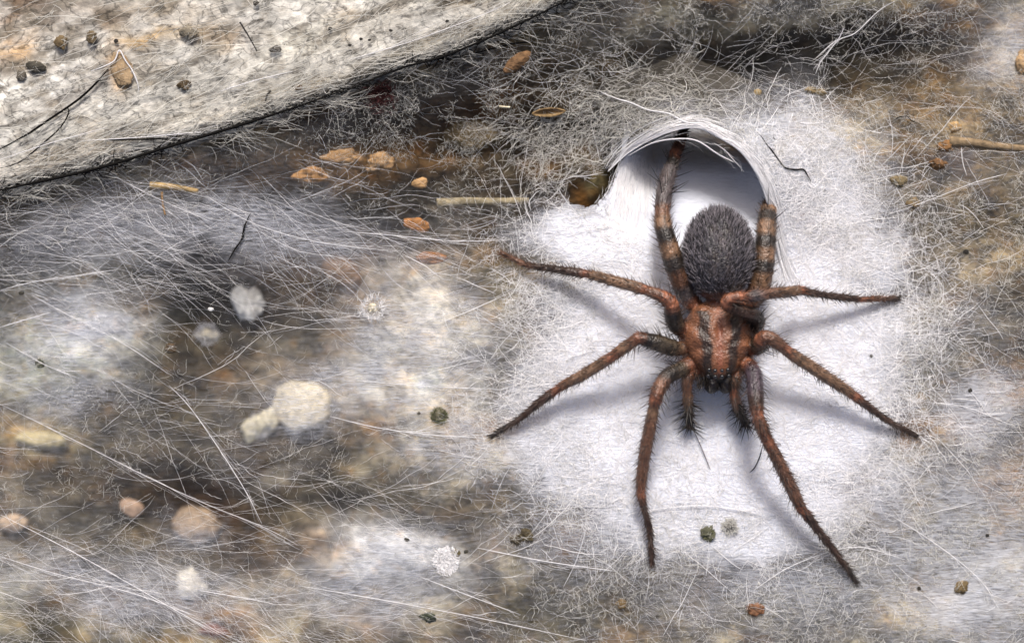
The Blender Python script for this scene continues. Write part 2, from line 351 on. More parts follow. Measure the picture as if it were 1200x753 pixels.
c = lay(c, fbm(px*.035, py*.05, 501, 4), .16, .45, (150, 136, 114), .45); c = lay(c, fbm(px*.03, py*.04, 502, 4), .1, .4, (214, 210, 202), .5); c = lay(c, fbm(px*.06, py*.08, 503, 4), .22, .42, (112, 106, 96), .6)
c = lay(c, fbm(u*.012, v*.09, 504, 4), .16, .4, (104, 98, 88), .75)
k = (np.clip((sd+2)/8, 0, 1))[:, None]; c = c*(1-k)+srgb((36, 33, 29))*k  # ledge drop tinted near black, shade of the crack painted in
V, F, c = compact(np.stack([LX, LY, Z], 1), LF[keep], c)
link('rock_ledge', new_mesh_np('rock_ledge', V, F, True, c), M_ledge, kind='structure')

# ------------------------------------------------------------------ the web
ARCH = [(672, 262), (676, 240), (690, 222), (712, 200), (734, 180), (760, 166), (790, 156), (816, 155), (842, 168), (862, 182), (880, 205), (893, 232), (902, 262), (912, 300), (922, 332)]
ARCH_S = smooth_poly(ARCH[3:], 6)
HOLE = smooth_poly([(724, 190), (740, 174), (765, 163), (792, 156), (816, 155), (842, 168), (862, 182), (880, 205), (893, 232), (902, 262), (903, 285), (890, 290), (860, 284), (820, 282), (780, 280), (740, 268), (716, 236), (722, 212)], 5, True)
GAP = smooth_poly([(724, 189), (712, 198), (700, 206), (680, 208), (668, 214), (666, 228), (672, 238), (690, 241), (702, 236), (712, 222), (720, 206)], 4, True)
GAP = [(x+1.6*math.sin(i*2.3)+1.1*math.sin(i*5.1), y+1.6*math.cos(i*3.1)+1.0*math.sin(i*4.3)) for i, (x, y) in enumerate(GAP)]
DB = [ # density blobs
 (843, 430, 200, 188, 0, 1.0, 4.5), (930, 205, 96, 80, 10, .5, 3.0), (720, 270, 90, 40, 0, .95, 3), (860, 590, 150, 70, 0, .75, 3), (690, 500, 90, 90, 0, .7, 3), (1000, 300, 50, 80, 0, .55, 3),
 (800, 140, 80, 22, 8, .4, 3), (885, 158, 62, 32, 0, .6, 3), (1160, 480, 60, 40, 0, .45, 2.4), (1160, 690, 120, 70, 0, .45, 2.4), (1180, 60, 50, 40, -30, .4, 2.4),
 (100, 390, 90, 50, 0, .28, 2.2), (60, 450, 110, 34, 0, .22, 2.2), (500, 400, 80, 80, 0, .30, 2.2), (450, 450, 110, 36, 0, .26, 2.2), (460, 650, 80, 40, 0, .34, 2.2), (355, 475, 46, 38, 0, .28, 2.4), (228, 615, 44, 30, 0, .22, 2.4), (560, 520, 90, 50, 0, .3, 2.2),
 (150, 270, 160, 36, -8, .2, 2.2), (330, 270, 130, 40, 10, .30, 2.2), (150, 690, 180, 40, 8, .26, 2.2), (420, 700, 120, 40, 0, .25, 2.2),
 (930, 680, 260, 80, 0, .25, 2.2), (1120, 610, 150, 120, 0, .27, 2.2), (1110, 420, 80, 100, 0, .16, 2.2), (1000, 560, 90, 50, 0, .42, 2.2), (700, 640, 120, 60, 0, .26, 2.2)]
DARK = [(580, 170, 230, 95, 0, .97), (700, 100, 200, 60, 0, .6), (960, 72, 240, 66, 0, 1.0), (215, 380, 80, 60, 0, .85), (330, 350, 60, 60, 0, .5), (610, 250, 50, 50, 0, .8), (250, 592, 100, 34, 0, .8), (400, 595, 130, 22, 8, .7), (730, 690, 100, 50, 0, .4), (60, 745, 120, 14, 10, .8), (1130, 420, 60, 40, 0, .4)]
def density(px, py):
    wx, wy = warp(px, py, 24, 0.016, 11); wx, wy = warp(wx, wy, 10, 0.06, 15)
    dn = 0.05+0.05*fbm(px*.01, py*.01, 44)
    for cx, cy, rx, ry, rot, s, p in DB[6:] : dn = np.maximum(dn, s*blob(wx, wy, cx, cy, rx, ry, rot, p)+.3*dn)
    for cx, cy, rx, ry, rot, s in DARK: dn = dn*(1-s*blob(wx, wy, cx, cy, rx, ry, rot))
    for cx, cy, rx, ry, rot, s, p in DB[:6]: dn = np.maximum(dn, np.minimum(s, s*1.5*blob(wx, wy, cx, cy, rx, ry, rot, p)))
    d, t, s = seg_dist(px, py, LEDGE_S); dn = np.where((s < 0), np.minimum(dn, .06), dn*np.clip(d/20, .2, 1))
    return np.clip(dn, 0, 1)
def silk_height(X, Y):
    px, py = PX(X, Y)
    z = 0.05*fbm(X*.5, Y*.5, 51, 3)+0.012*fbm(X*3, Y*3, 52, 3)
    rr = np.hypot(X-2.4, Y-.6); th = np.arctan2(Y-.6, X-2.4); z = z+.035*fbm(np.cos(th)*4+rr*.25, np.sin(th)*4+9, 53, 3)*np.clip(rr*.5, 0, 1)
    d, t, s = seg_dist(px, py, ARCH_S)
    wgt = np.clip(t*3.2, 0, 1)*np.clip((1-t)*2.0, 0, 1); wgt = wgt*wgt*(3-2*wgt)
    z = z+0.50*wgt*np.exp(-(d/52.0)**1.6)
    d, t, s = seg_dist(px, py, LEDGE_S)
    z = z-0.10*np.exp(-(d/40.0)**2)*(s > 0)+np.where(s < 0, 0.15+np.minimum(d, 40)*.0005, 0)
    z = z-0.16*blob(px, py, 960, 70, 200, 50)-0.10*blob(px, py, 620, 190, 160, 60)
    z = z-0.12*blob(px, py, 780, 255, 70, 30)
    return z
sx = np.arange(-7.4, 7.4, 0.025); sy = np.arange(-5.0, 5.0, 0.025)
SX, SY, SF = grid(sx, sy); px, py = PX(SX, SY)
inh = inside(px, py, HOLE) | inside(px, py, GAP)
dl, tl, sl = seg_dist(px, py, LEDGE_S)
cut = inh[SF].any(1) | ((sl < 0) & (dl > 4))[SF].any(1)
SF = SF[~cut]
SZ = silk_height(SX, SY)
V, F, Q = compact(np.stack([SX, SY, SZ], 1), SF, np.stack([px, py], 1))
# draw the edge vertices of the mouth onto its outline
for poly in (HOLE, GAP):
    cl = list(poly)+[poly[0]]
    d, t, s = seg_dist(Q[:, 0], Q[:, 1], cl)
    idx = np.where(d < 3.3)[0]
    P = np.array(cl)
    for i in idx:
        best = None
        for a, b in zip(cl[:-1], cl[1:]):
            ax, ay = a; dx, dy = b[0]-ax, b[1]-ay; l2 = dx*dx+dy*dy
            tt = min(max(((Q[i, 0]-ax)*dx+(Q[i, 1]-ay)*dy)/l2, 0), 1)
            q = (ax+tt*dx, ay+tt*dy); dd = math.dist(q, Q[i])
            if best is None or dd < best[0]: best = (dd, q)
        if best[0] < 2.65:
            V[i, 0] = (best[1][0]-600)/100; V[i, 1] = (376.5-best[1][1])/100
dens = density(Q[:, 0], Q[:, 1])
web = empty('spider_web', (2.4, -0.5, 0), label='white felted sheet web with a funnel mouth, spread over dark rock beneath the spider', category='spider web')
def wlink(name, me, m, **props):
    o = link(name, me, m, web, **props); o.matrix_parent_inverse = Matrix.Translation(-web.location); return o
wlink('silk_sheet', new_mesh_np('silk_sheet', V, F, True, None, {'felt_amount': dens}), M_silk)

# funnel lining: the tube floor that dips away under the arched lip
def lining_z(X, Y):
    px, py = PX(X, Y)
    f = np.clip((286-py)/120.0, 0, 1.4)
    side = np.exp(-((px-812)/95.0)**4)
    z = silk_height(X, Y*0+1.0)*0-0.02-0.58*f**1.2*side-1.6*np.clip(f-.72, 0, 1)**1.4*side+0.05*fbm(X*2, Y*2, 71, 3)*f
    rim = np.clip((np.abs(px-812)-70)/60.0, 0, 1)
    return z+0.22*rim*f
fx = np.arange(1.05, 3.5, 0.02); fy = np.arange(0.55, 3.3, 0.02)
FX, FY, FF = grid(fx, fy); px, py = PX(FX, FY)
LEFTC = [(690, 252), (712, 226), (724, 196), (730, 150), (735, 90)]
dl, tl, sl = seg_dist(px, py, smooth_poly(LEFTC, 6))
curt = (sl > 0)                                             # right of the left curtain edge
S0 = silk_height(FX, FY); FZ = np.minimum(lining_z(FX, FY), S0-0.012)
# curtain: the left side of the tube rises to meet the arch
ck = np.exp(-(dl/26.0)**1.7)*np.clip((262-py)/60, 0, 1)
FZ = FZ*(1-ck)+(S0-0.03)*ck
keepf = curt[FF].all(1) & (py[FF].min(1) > 95) & ((px[FF].max(1) < 925))
dh, th_, sh_ = seg_dist(px, py, list(HOLE)+[HOLE[0]]); ld = np.where(inside(px, py, HOLE), 1.0, np.clip(1.25-dh/26.0, 0, 1))
V, F, ld = compact(np.stack([FX, FY, FZ], 1), FF[keepf], ld*0.985)
wlink('funnel_lining', new_mesh_np('funnel_lining', V, F, True, None, {'felt_amount': ld}), M_silk)

# funnel roof: opaque dusty upper wall, added to keep sun off the lining, sinking back from the lip into the dark under the sheet
AR = np.array(smooth_poly([(726, 194), (740, 174), (765, 163), (792, 156), (816, 155), (842, 168), (862, 182), (880, 205), (893, 232), (902, 262)], 6)); na = len(AR); ns_ = 24
rv = []
az = silk_height((AR[:, 0]-600)/100, (376.5-AR[:, 1])/100)-.015
for k_ in range(ns_):
    f = k_/(ns_-1); x_ = AR[:, 0]+(812-AR[:, 0])*f*.30*np.clip((178-AR[:, 1])/20, 0, 1)+26*f*np.clip((AR[:, 1]-165)/25, 0, 1)*np.sign(AR[:, 0]-812); y_ = AR[:, 1]-100*f*np.clip((300-AR[:, 1])/110, .2, 1); z_ = az-.03*f-1.0*f**1.4+.05*fbm(x_*.03, y_*.03, 81, 3)*f
    rv.append(np.stack([(x_-600)/100, (376.5-y_)/100, z_], 1))
rv = np.concatenate(rv); ii = np.arange(na*ns_).reshape(ns_, na)
rf = np.stack([ii[:-1, :-1], ii[:-1, 1:], ii[1:, 1:], ii[1:, :-1]], -1).reshape(-1, 4)
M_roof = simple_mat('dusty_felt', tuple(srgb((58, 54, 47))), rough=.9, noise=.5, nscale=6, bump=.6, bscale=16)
wlink('funnel_shade_roof', new_mesh_np('funnel_shade_roof', rv, rf, True), M_roof)

# ------------------------------------------------------------------ fibres
def ribbons(P, width, shade, tilt=0.5, nrm=None):
    """P (n,k,3) centre lines -> flat silk bands; width (n,), shade (n,)"""
    n, k, _ = P.shape
    T = np.gradient(P, axis=1); T /= np.linalg.norm(T, axis=2, keepdims=True)+1e-9
    up = np.zeros((n, 1, 3)); up[:, 0, 2] = 1; up[:, 0, :2] = rng.normal(0, tilt, (n, 2))
    S = np.cross(T, np.broadcast_to(up, T.shape)); S /= np.linalg.norm(S, axis=2, keepdims=True)+1e-9
    tp = np.sin(np.linspace(0.12, math.pi-0.12, k))**0.5
    wd = width[:, None, None]*tp[None, :, None]*0.5
    A = P-S*wd; B = P+S*wd
    V = np.stack([A, B], 2).reshape(-1, 3)
    base = (np.arange(n)*2*k)[:, None]+(np.arange(k-1)*2)[None, :]
    F = np.stack([base, base+1, base+3, base+2], -1).reshape(-1, 4)
    return V, F, np.repeat(shade, 2*k)
def fibres(n, wfun, xr=(-20, 1220), yr=(-20, 773), length=(20, 60), k=6, ang=None, spread=math.pi, curl=0.5, width=(.005, .010), dz=(0.0, 0.03), zf=silk_height, shade=(.8, 1.0), arc=0.0, over=6):
    px = rng.uniform(*xr, n*over); py = rng.uniform(*yr, n*over)
    wv = wfun(px, py); keep = rng.uniform(0, 1, len(px)) < wv
    px = px[keep][:n]; py = py[keep][:n]; n = len(px)
    if ang is None: th = rng.uniform(0, 2*math.pi, n)
    else: th = ang(px, py)+rng.normal(0, spread, n)
    L = rng.uniform(0, 1, n)**1.8*(length[1]-length[0])+length[0]
    step = L/(k-1); pts = np.zeros((n, k, 2)); pts[:, 0, 0] = px; pts[:, 0, 1] = py
    bend = rng.normal(0, arc, n)
    for j in range(1, k):
        th = th+bend+rng.normal(0, curl, n)
        pts[:, j, 0] = pts[:, j-1, 0]+np.cos(th)*step; pts[:, j, 1] = pts[:, j-1, 1]-np.sin(th)*step
    X = (pts[..., 0]-600)/100; Y = (376.5-pts[..., 1])/100
    Z = zf(X.ravel(), Y.ravel()).reshape(n, k)+rng.uniform(dz[0], dz[1], n)[:, None]+rng.normal(0, 1, (n, k))*(dz[1]-dz[0])*.25
    hole = (inside(pts[..., 0], pts[..., 1], HOLE) | inside(pts[..., 0], pts[..., 1], GAP)).any(1)
    P = np.stack([X, Y, Z], -1)[~hole]; n = len(P)
    return ribbons(P, rng.uniform(width[0], width[1], n), rng.uniform(shade[0], shade[1], n))
def build_fibres(name, sets, m, parent_web=True):
    Vs, Fs, Ss = [], [], []; off = 0
    for V, F, S in sets: Vs.append(V); Fs.append(F+off); Ss.append(S); off += len(V)
    me = new_mesh_np(name, np.concatenate(Vs), np.concatenate(Fs), False, None, {'shade': np.concatenate(Ss)})
    return wlink(name, me, m, kind='stuff')
def ledge_side(px, py):
    d, t, s = seg_dist(px, py, LEDGE); return np.where(s < 0, -d, d)
def zoneC(px, py): return np.clip(blob(px, py, 845, 420, 215, 190, 0, 4)+blob(px, py, 930, 210, 95, 80, 0, 3)*.4, 0, 1)
def z_any(X, Y):
    px, py = PX(X, Y); d = ledge_side(px, py)
    return np.where(d < 0, 0.15, silk_height(X, Y))
off = lambda px, py: (ledge_side(px, py) > 4)*1.0
def w_left(px, py): return off(px, py)*(1/(1+np.exp((px-600)/50)))*(0.6+.4*fbm(px*.02, py*.02, 201))
def w_right(px, py):
    r = blob(px, py, 845, 420, 300, 270, 0, 5); return off(px, py)*(1/(1+np.exp(-(px-620)/40)))*(1-.85*zoneC(px, py))*(1-.8*blob(px, py, 650, 120, 120, 80))*(.45+.4*r+.35*fbm(px*.03, py*.03, 202))
def w_edge(px, py):
    z = blob(px, py, 845, 420, 250, 225, 0, 4); return off(px, py)*np.clip(4*z*(1-z), 0, 1)*(.7+.3*fbm(px*.03, py*.03, 203))
def w_top(px, py): return off(px, py)*np.clip(blob(px, py, 650, 120, 260, 110, 0, 3)+blob(px, py, 980, 70, 260, 80, 0, 3), 0, 1)*(.75+.4*fbm(px*.04, py*.04, 204))
def radial(px, py): return np.arctan2(-(py-400), px-845)
def a_left(px, py): return np.full(np.shape(px), R(-14))+0.35*fbm(px*.004, py*.004, 210)
def a_right(px, py): return R(-10)+0.9*fbm(px*.006, py*.006, 211)
def tangent_arch(px, py): return np.arctan2(-(py-330), px-810)+math.pi/2

def clump(px, py, sd_, sc_=.03, sh=1.6):
    return np.clip(.5+sh*fbm(px*sc_, py*sc_, sd_, 4), 0, 1)
def dimm(px, py):
    k = 1.0
    for cx, cy, rx, ry, rot, s in DARK: k = k*(1-.85*s*blob(px, py, cx, cy, rx, ry, rot))
    return k
build_fibres('silk_felt', [
    fibres(13000, zoneC, (600, 1120), (90, 640), (10, 60), 6, curl=.28, width=(.003, .007), dz=(0.002, .012), shade=(.9, 1.1), over=4),
    fibres(9500, lambda x, y: w_edge(x, y)*clump(x, y, 221), (520, 1160), (80, 720), (7, 28), 5, curl=.5, width=(.0018, .0045), dz=(0.0, .02), shade=(.85, 1.1), over=8),
    fibres(250, w_edge, (520, 1160), (80, 720), (30, 100), 8, ang=radial, spread=.8, curl=.08, width=(.004, .008), dz=(0.004, .02), over=6),
], M_fib)
build_fibres('curly_strands', [
    fibres(15000, lambda x, y: w_right(x, y)*clump(x, y, 222)*dimm(x, y), (580, 1230), (-20, 773), (4, 20), 4, ang=a_right, spread=.9, curl=.55, width=(.0022, .005), dz=(-.03, .04), shade=(.7, 1.1), over=8),
    fibres(7600, lambda x, y: w_top(x, y)*clump(x, y, 223, .04, 2.4)*(1-.93*blob(x, y, 960, 72, 215, 55)), (330, 1230), (-20, 300), (4, 16), 5, curl=.75, width=(.002, .0055), dz=(-.05, .04), shade=(.5, 1.0), over=10),
    fibres(4800, lambda x, y: w_left(x, y)*clump(x, y, 224)*dimm(x, y), (-20, 700), (150, 773), (6, 26), 5, curl=.6, width=(.0016, .0045), dz=(-.06, .06), shade=(.6, 1.0), over=9),
    fibres(1300, lambda x, y: blob(x, y, 720, 150, 110, 60, 0, 3)*off(x, y), (580, 860), (60, 280), (10, 42), 6, ang=tangent_arch, spread=.5, curl=.3, width=(.002, .007), dz=(-.02, .05), shade=(.8, 1.05), over=5),
], M_fib_warm)
build_fibres('long_strands', [
    fibres(1700, lambda x, y: w_left(x, y)*clump(x, y, 225, .012, 2.2)*dimm(x, y), (-60, 700), (150, 773), (24, 170), 9, ang=a_left, spread=.4, curl=.12, width=(.0015, .0038), dz=(-.08, .08), shade=(.7, 1.1), over=8),
    fibres(700, w_right, (600, 1260), (60, 773), (30, 110), 9, ang=a_right, spread=.6, curl=.16, width=(.0015, .0034), dz=(-.02, .06), shade=(.85, 1.1), over=5),
    fibres(350, w_top, (330, 1230), (-20, 300), (30, 110), 9, ang=lambda x, y: np.full(np.shape(x), R(-4)), spread=.5, curl=.2, width=(.0015, .0032), dz=(-.02, .06), shade=(.7, 1.0), over=6),
], M_fib)
build_fibres('edge_strands', [
    fibres(1300, lambda x, y: np.exp(-(ledge_side(x, y)/14.0)**2)*clump(x, y, 227), (-40, 720), (-20, 260), (8, 50), 6, ang=lambda x, y: np.full(np.shape(x), R(18)), spread=.45, curl=.3, width=(.0025, .006), dz=(-.01, .05), zf=lambda X, Y: np.full(np.shape(X), .10), shade=(.6, 1.0), over=20),
], M_fib_warm)
build_fibres('ledge_strands', [
    fibres(800, lambda x, y: (ledge_side(x, y) < -3)*(.10+.88*np.exp(ledge_side(x, y)/40)), (-20, 720), (-20, 250), (20, 120), 7, ang=lambda x, y: np.full(np.shape(x), R(20)), spread=.2, curl=.10, width=(.003, .007), dz=(-.02, .03), zf=z_any, shade=(.8, 1.1), over=9),
    fibres(900, lambda x, y: (ledge_side(x, y) < -3)*(.1+.9*np.exp(ledge_side(x, y)/35))*clump(x, y, 226), (-20, 720), (-20, 250), (8, 26), 5, curl=.6, width=(.003, .008), dz=(-.02, .03), zf=z_any, shade=(.7, 1.0), over=12),
], M_fib_warm)

# arch lip and single strands one can pick out
def tube(paths_pts, rad, sides=5, k_sub=6, taper=None):
    pts = [Vector(p) for p in smooth_poly([tuple(p) for p in paths_pts], k_sub)]
    n = len(pts); V = []; F = []
    for i, p in enumerate(pts):
        t = (pts[min(i+1, n-1)]-pts[max(i-1, 0)]).normalized()
        a = t.cross(Vector((0, 0, 1)));
        if a.length < 1e-4: a = Vector((1, 0, 0))
        a.normalize(); b = t.cross(a).normalized(); f = i/(n-1)
        r = rad*(taper(f) if taper else min(1, .35+3*f, .35+3*(1-f)))
        for j in range(sides):
            q = 2*math.pi*j/sides; V.append(p+a*math.cos(q)*r+b*math.sin(q)*r)
    for i in range(n-1):
        for j in range(sides): F.append((i*sides+j, i*sides+(j+1) % sides, (i+1)*sides+(j+1) % sides, (i+1)*sides+j))
    V.append(pts[0]); V.append(pts[-1]); a0, a1 = len(V)-2, len(V)-1
    tris = [(a0, (j+1) % sides, j) for j in range(sides)]+[(a1, (n-1)*sides+j, (n-1)*sides+(j+1) % sides) for j in range(sides)]
    return V, F, tris
def tube_mesh(name, pts, rad, shade=1.0, **kw):
    V, F, T = tube(pts, rad, **kw)
    me = bpy.data.meshes.new(name); me.from_pydata([tuple(v) for v in V], [], F+T); me.update()
    for p in me.polygons: p.use_smooth = True
    a = me.attributes.new('shade', 'FLOAT', 'POINT'); a.data.foreach_set('value', [shade]*len(V))
    return me
def zsilk(px_, py_): return float(silk_height(np.array([(px_-600)/100]), np.array([(376.5-py_)/100]))[0])
def on_silk(pts, dz=0.03): return [W(x, y, 0)+Vector((0, 0, zsilk(x, y)+dz)) for x, y in pts]
lipp = on_silk([(800, 154), (816, 155), (842, 168), (862, 182), (880, 205), (893, 232), (902, 262), (912, 300), (920, 330)], 0.0)
wlink('funnel_lip', tube_mesh('funnel_lip', lipp, 0.018, 1.1, sides=7), M_fib)
# bundles of strands along the lip
lips = []
for q in range(440):
    a0 = rng.uniform(0, .85); a1 = a0+rng.uniform(.06, .22); o = rng.normal(0, 4.5)+2
    A = np.array(ARCH_S); m = len(A)
    ii = np.linspace(a0*(m-1), min(a1, 1)*(m-1), 8); xx = np.interp(ii, np.arange(m), A[:, 0]); yy = np.interp(ii, np.arange(m), A[:, 1])
    tx = np.gradient(xx); ty = np.gradient(yy); ln = np.hypot(tx, ty)+1e-6
    if o < -1.0: o = -1.0
    o2 = o+np.linspace(0, rng.normal(2, 4), 8); o2 = np.maximum(o2, -1)
    xx = xx+ty/ln*o2; yy = yy-tx/ln*o2
    X = (xx-600)/100; Y = (376.5-yy)/100; Z = silk_height(X, Y)+rng.uniform(-.01, .05)
    lips.append(np.stack([X, Y, Z], 1))
lips = np.array(lips)
build_fibres('lip_strands', [ribbons(lips, rng.uniform(.004, .010, len(lips)), rng.uniform(.9, 1.1, len(lips)))], M_fib)

STR = [ # prominent strands: points, radius
 [(705, 108), (722, 117), (740, 121), (758, 131), (780, 137), (796, 147), (812, 151), (842, 166)], [(735, 183), (760, 170), (785, 166), (812, 170), (836, 184), (855, 195)],
 [(830, 172), (842, 180), (856, 192), (862, 200)], [(0, 472), (90, 515), (173, 558), (240, 590), (308, 617), (350, 636)], [(200, 452), (226, 476), (262, 530), (290, 575), (308, 612)],
 [(0, 602), (80, 640), (150, 682), (210, 716), (263, 746)], [(233, 692), (280, 698), (320, 705)], [(7, 401), (50, 424), (93, 443)], [(0, 383), (30, 375), (62, 365)],
 [(37, 345), (78, 367), (120, 388), (156, 408), (200, 440)], [(350, 684), (450, 702), (560, 722), (688, 749)], [(493, 675), (550, 694), (610, 716)], [(388, 485), (440, 500), (500, 509), (560, 511)],
 [(1045, 2), (1030, 15), (1003, 37), (985, 46), (970, 62), (962, 74), (957, 85)], [(992, 30), (984, 44), (976, 50), (958, 66)], [(0, 340), (40, 330), (90, 322), (140, 316)], [(240, 230), (300, 262), (380, 285), (470, 296)],
 [(400, 270), (460, 276), (530, 283), (600, 284)], [(420, 445), (500, 452), (590, 455)], [(1040, 250), (1090, 235), (1140, 215), (1180, 205)], [(1080, 470), (1130, 476), (1190, 500)],
 [(1040, 600), (1100, 640), (1150, 680), (1170, 712)], [(640, 270), (690, 268), (720, 262)], [(655, 214), (670, 206), (690, 205), (706, 202)], [(690, 246), (710, 226), (722, 200), (730, 182)],
 [(0, 650), (70, 672), (150, 690), (230, 720)], [(120, 200), (180, 232), (250, 262)], [(100, 165), (200, 160), (300, 145)], [(260, 110), (300, 98), (345, 86)], [(0, 190), (60, 172), (130, 150)],
 [(410, 75), (480, 52), (560, 22), (600, 5)], [(880, 690), (930, 660), (1000, 640), (1060, 655)], [(740, 600), (820, 590), (900, 600)], [(560, 640), (640, 660), (720, 668)],
]
for i, s in enumerate(STR):
    r = 0.008 if i < 2 else rng.uniform(.0028, .005)
    s = [(x+rng.normal(0, 1), y+rng.normal(0, 1)) for x, y in s]
    pts = [W(x, y, 0)+Vector((0, 0, float(z_any(np.array([(x-600)/100]), np.array([(376.5-y)/100]))[0])+.045)) for x, y in s]
    wlink('silk_strand', tube_mesh('silk_strand', pts, r, 1.05, sides=5), M_fib)
wisps = []
for s in STR:
    A = np.array(s, float); m = len(A)
    for q in range(16):
        a0 = rng.uniform(0, .85); a1 = min(1, a0+rng.uniform(.05, .3)); ii = np.linspace(a0, a1, 7)*(m-1)
        xx = np.interp(ii, np.arange(m), A[:, 0])+rng.normal(0, 1.2)+np.linspace(0, rng.normal(0, 5), 7)+rng.normal(0, .5, 7)
        yy = np.interp(ii, np.arange(m), A[:, 1])+rng.normal(0, 1.2)+np.linspace(0, rng.normal(0, 6), 7)+rng.normal(0, .5, 7)
        X = (xx-600)/100; Y = (376.5-yy)/100
        wisps.append(np.stack([X, Y, z_any(X, Y)+rng.uniform(.0, .06)], 1))
wisps = np.array(wisps)
build_fibres('silk_wisps', [ribbons(wisps, rng.uniform(.0018, .0045, len(wisps)), rng.uniform(.7, 1.05, len(wisps)))], M_fib)
# drawn-down curtain strands at the left of the mouth
cur = []
for q in range(260):
    x0 = rng.uniform(726, 775); x1 = x0-rng.uniform(-8, 30); y0 = 168+abs(x0-775)*.25+rng.uniform(0, 12); y1 = y0+rng.uniform(40, 110)
    xx = np.linspace(x0, x1, 7)+rng.normal(0, .6, 7); yy = np.linspace(y0, y1, 7)
    X = (xx-600)/100; Y = (376.5-yy)/100
    z = np.minimum(lining_z(X, Y), silk_height(X, Y)-.012)
    dl, tl, sl = seg_dist(xx, yy, smooth_poly(LEFTC, 6)); ck = np.exp(-(dl/26.0)**1.7)*np.clip((262-yy)/60, 0, 1)
    z = z*(1-ck)+(silk_height(X, Y)-.03)*ck+.02
    if (sl > 0).all(): cur.append(np.stack([X, Y, z], 1))
cur = np.array(cur)
build_fibres('curtain_strands', [ribbons(cur, rng.uniform(.004, .008, len(cur)), rng.uniform(.9, 1.08, len(cur)))], M_fib)

# ------------------------------------------------------------------ the spider
M_body = simple_mat('spider_cuticle', attr=True, rough=.30, noise=.35, nscale=14, bump=.6, bscale=34, spec=.6, bdist=.035)
M_hair = simple_mat('spider_hair', attr=True, rough=.55, noise=.1, spec=.35, bump=0)
M_eye = simple_mat('spider_eye', (.01, .009, .009), rough=.08, noise=0, bump=0, spec=.9)
SPX, SPY = 842, 385
spider = empty('spider', tuple(W(SPX, SPY, 0)), label='large hairy brown house spider with a charcoal abdomen, head down at its funnel mouth', category='spider')
def slink(name, me, m, **p):
    o = link(name, me, m, spider, **p); o.matrix_parent_inverse = Matrix.Translation(-spider.location); return o
RUF = (117, 74, 54); DKB = (60, 43, 35); MID = (97, 68, 52); LEGB = (112, 86, 66); OLV = (76, 66, 54); DRK = (44, 38, 34); PUR = (66, 56, 63); ORG = (112, 86, 66); GRY = (82, 74, 74)  # PUR paints a purple sheen onto the right front femur
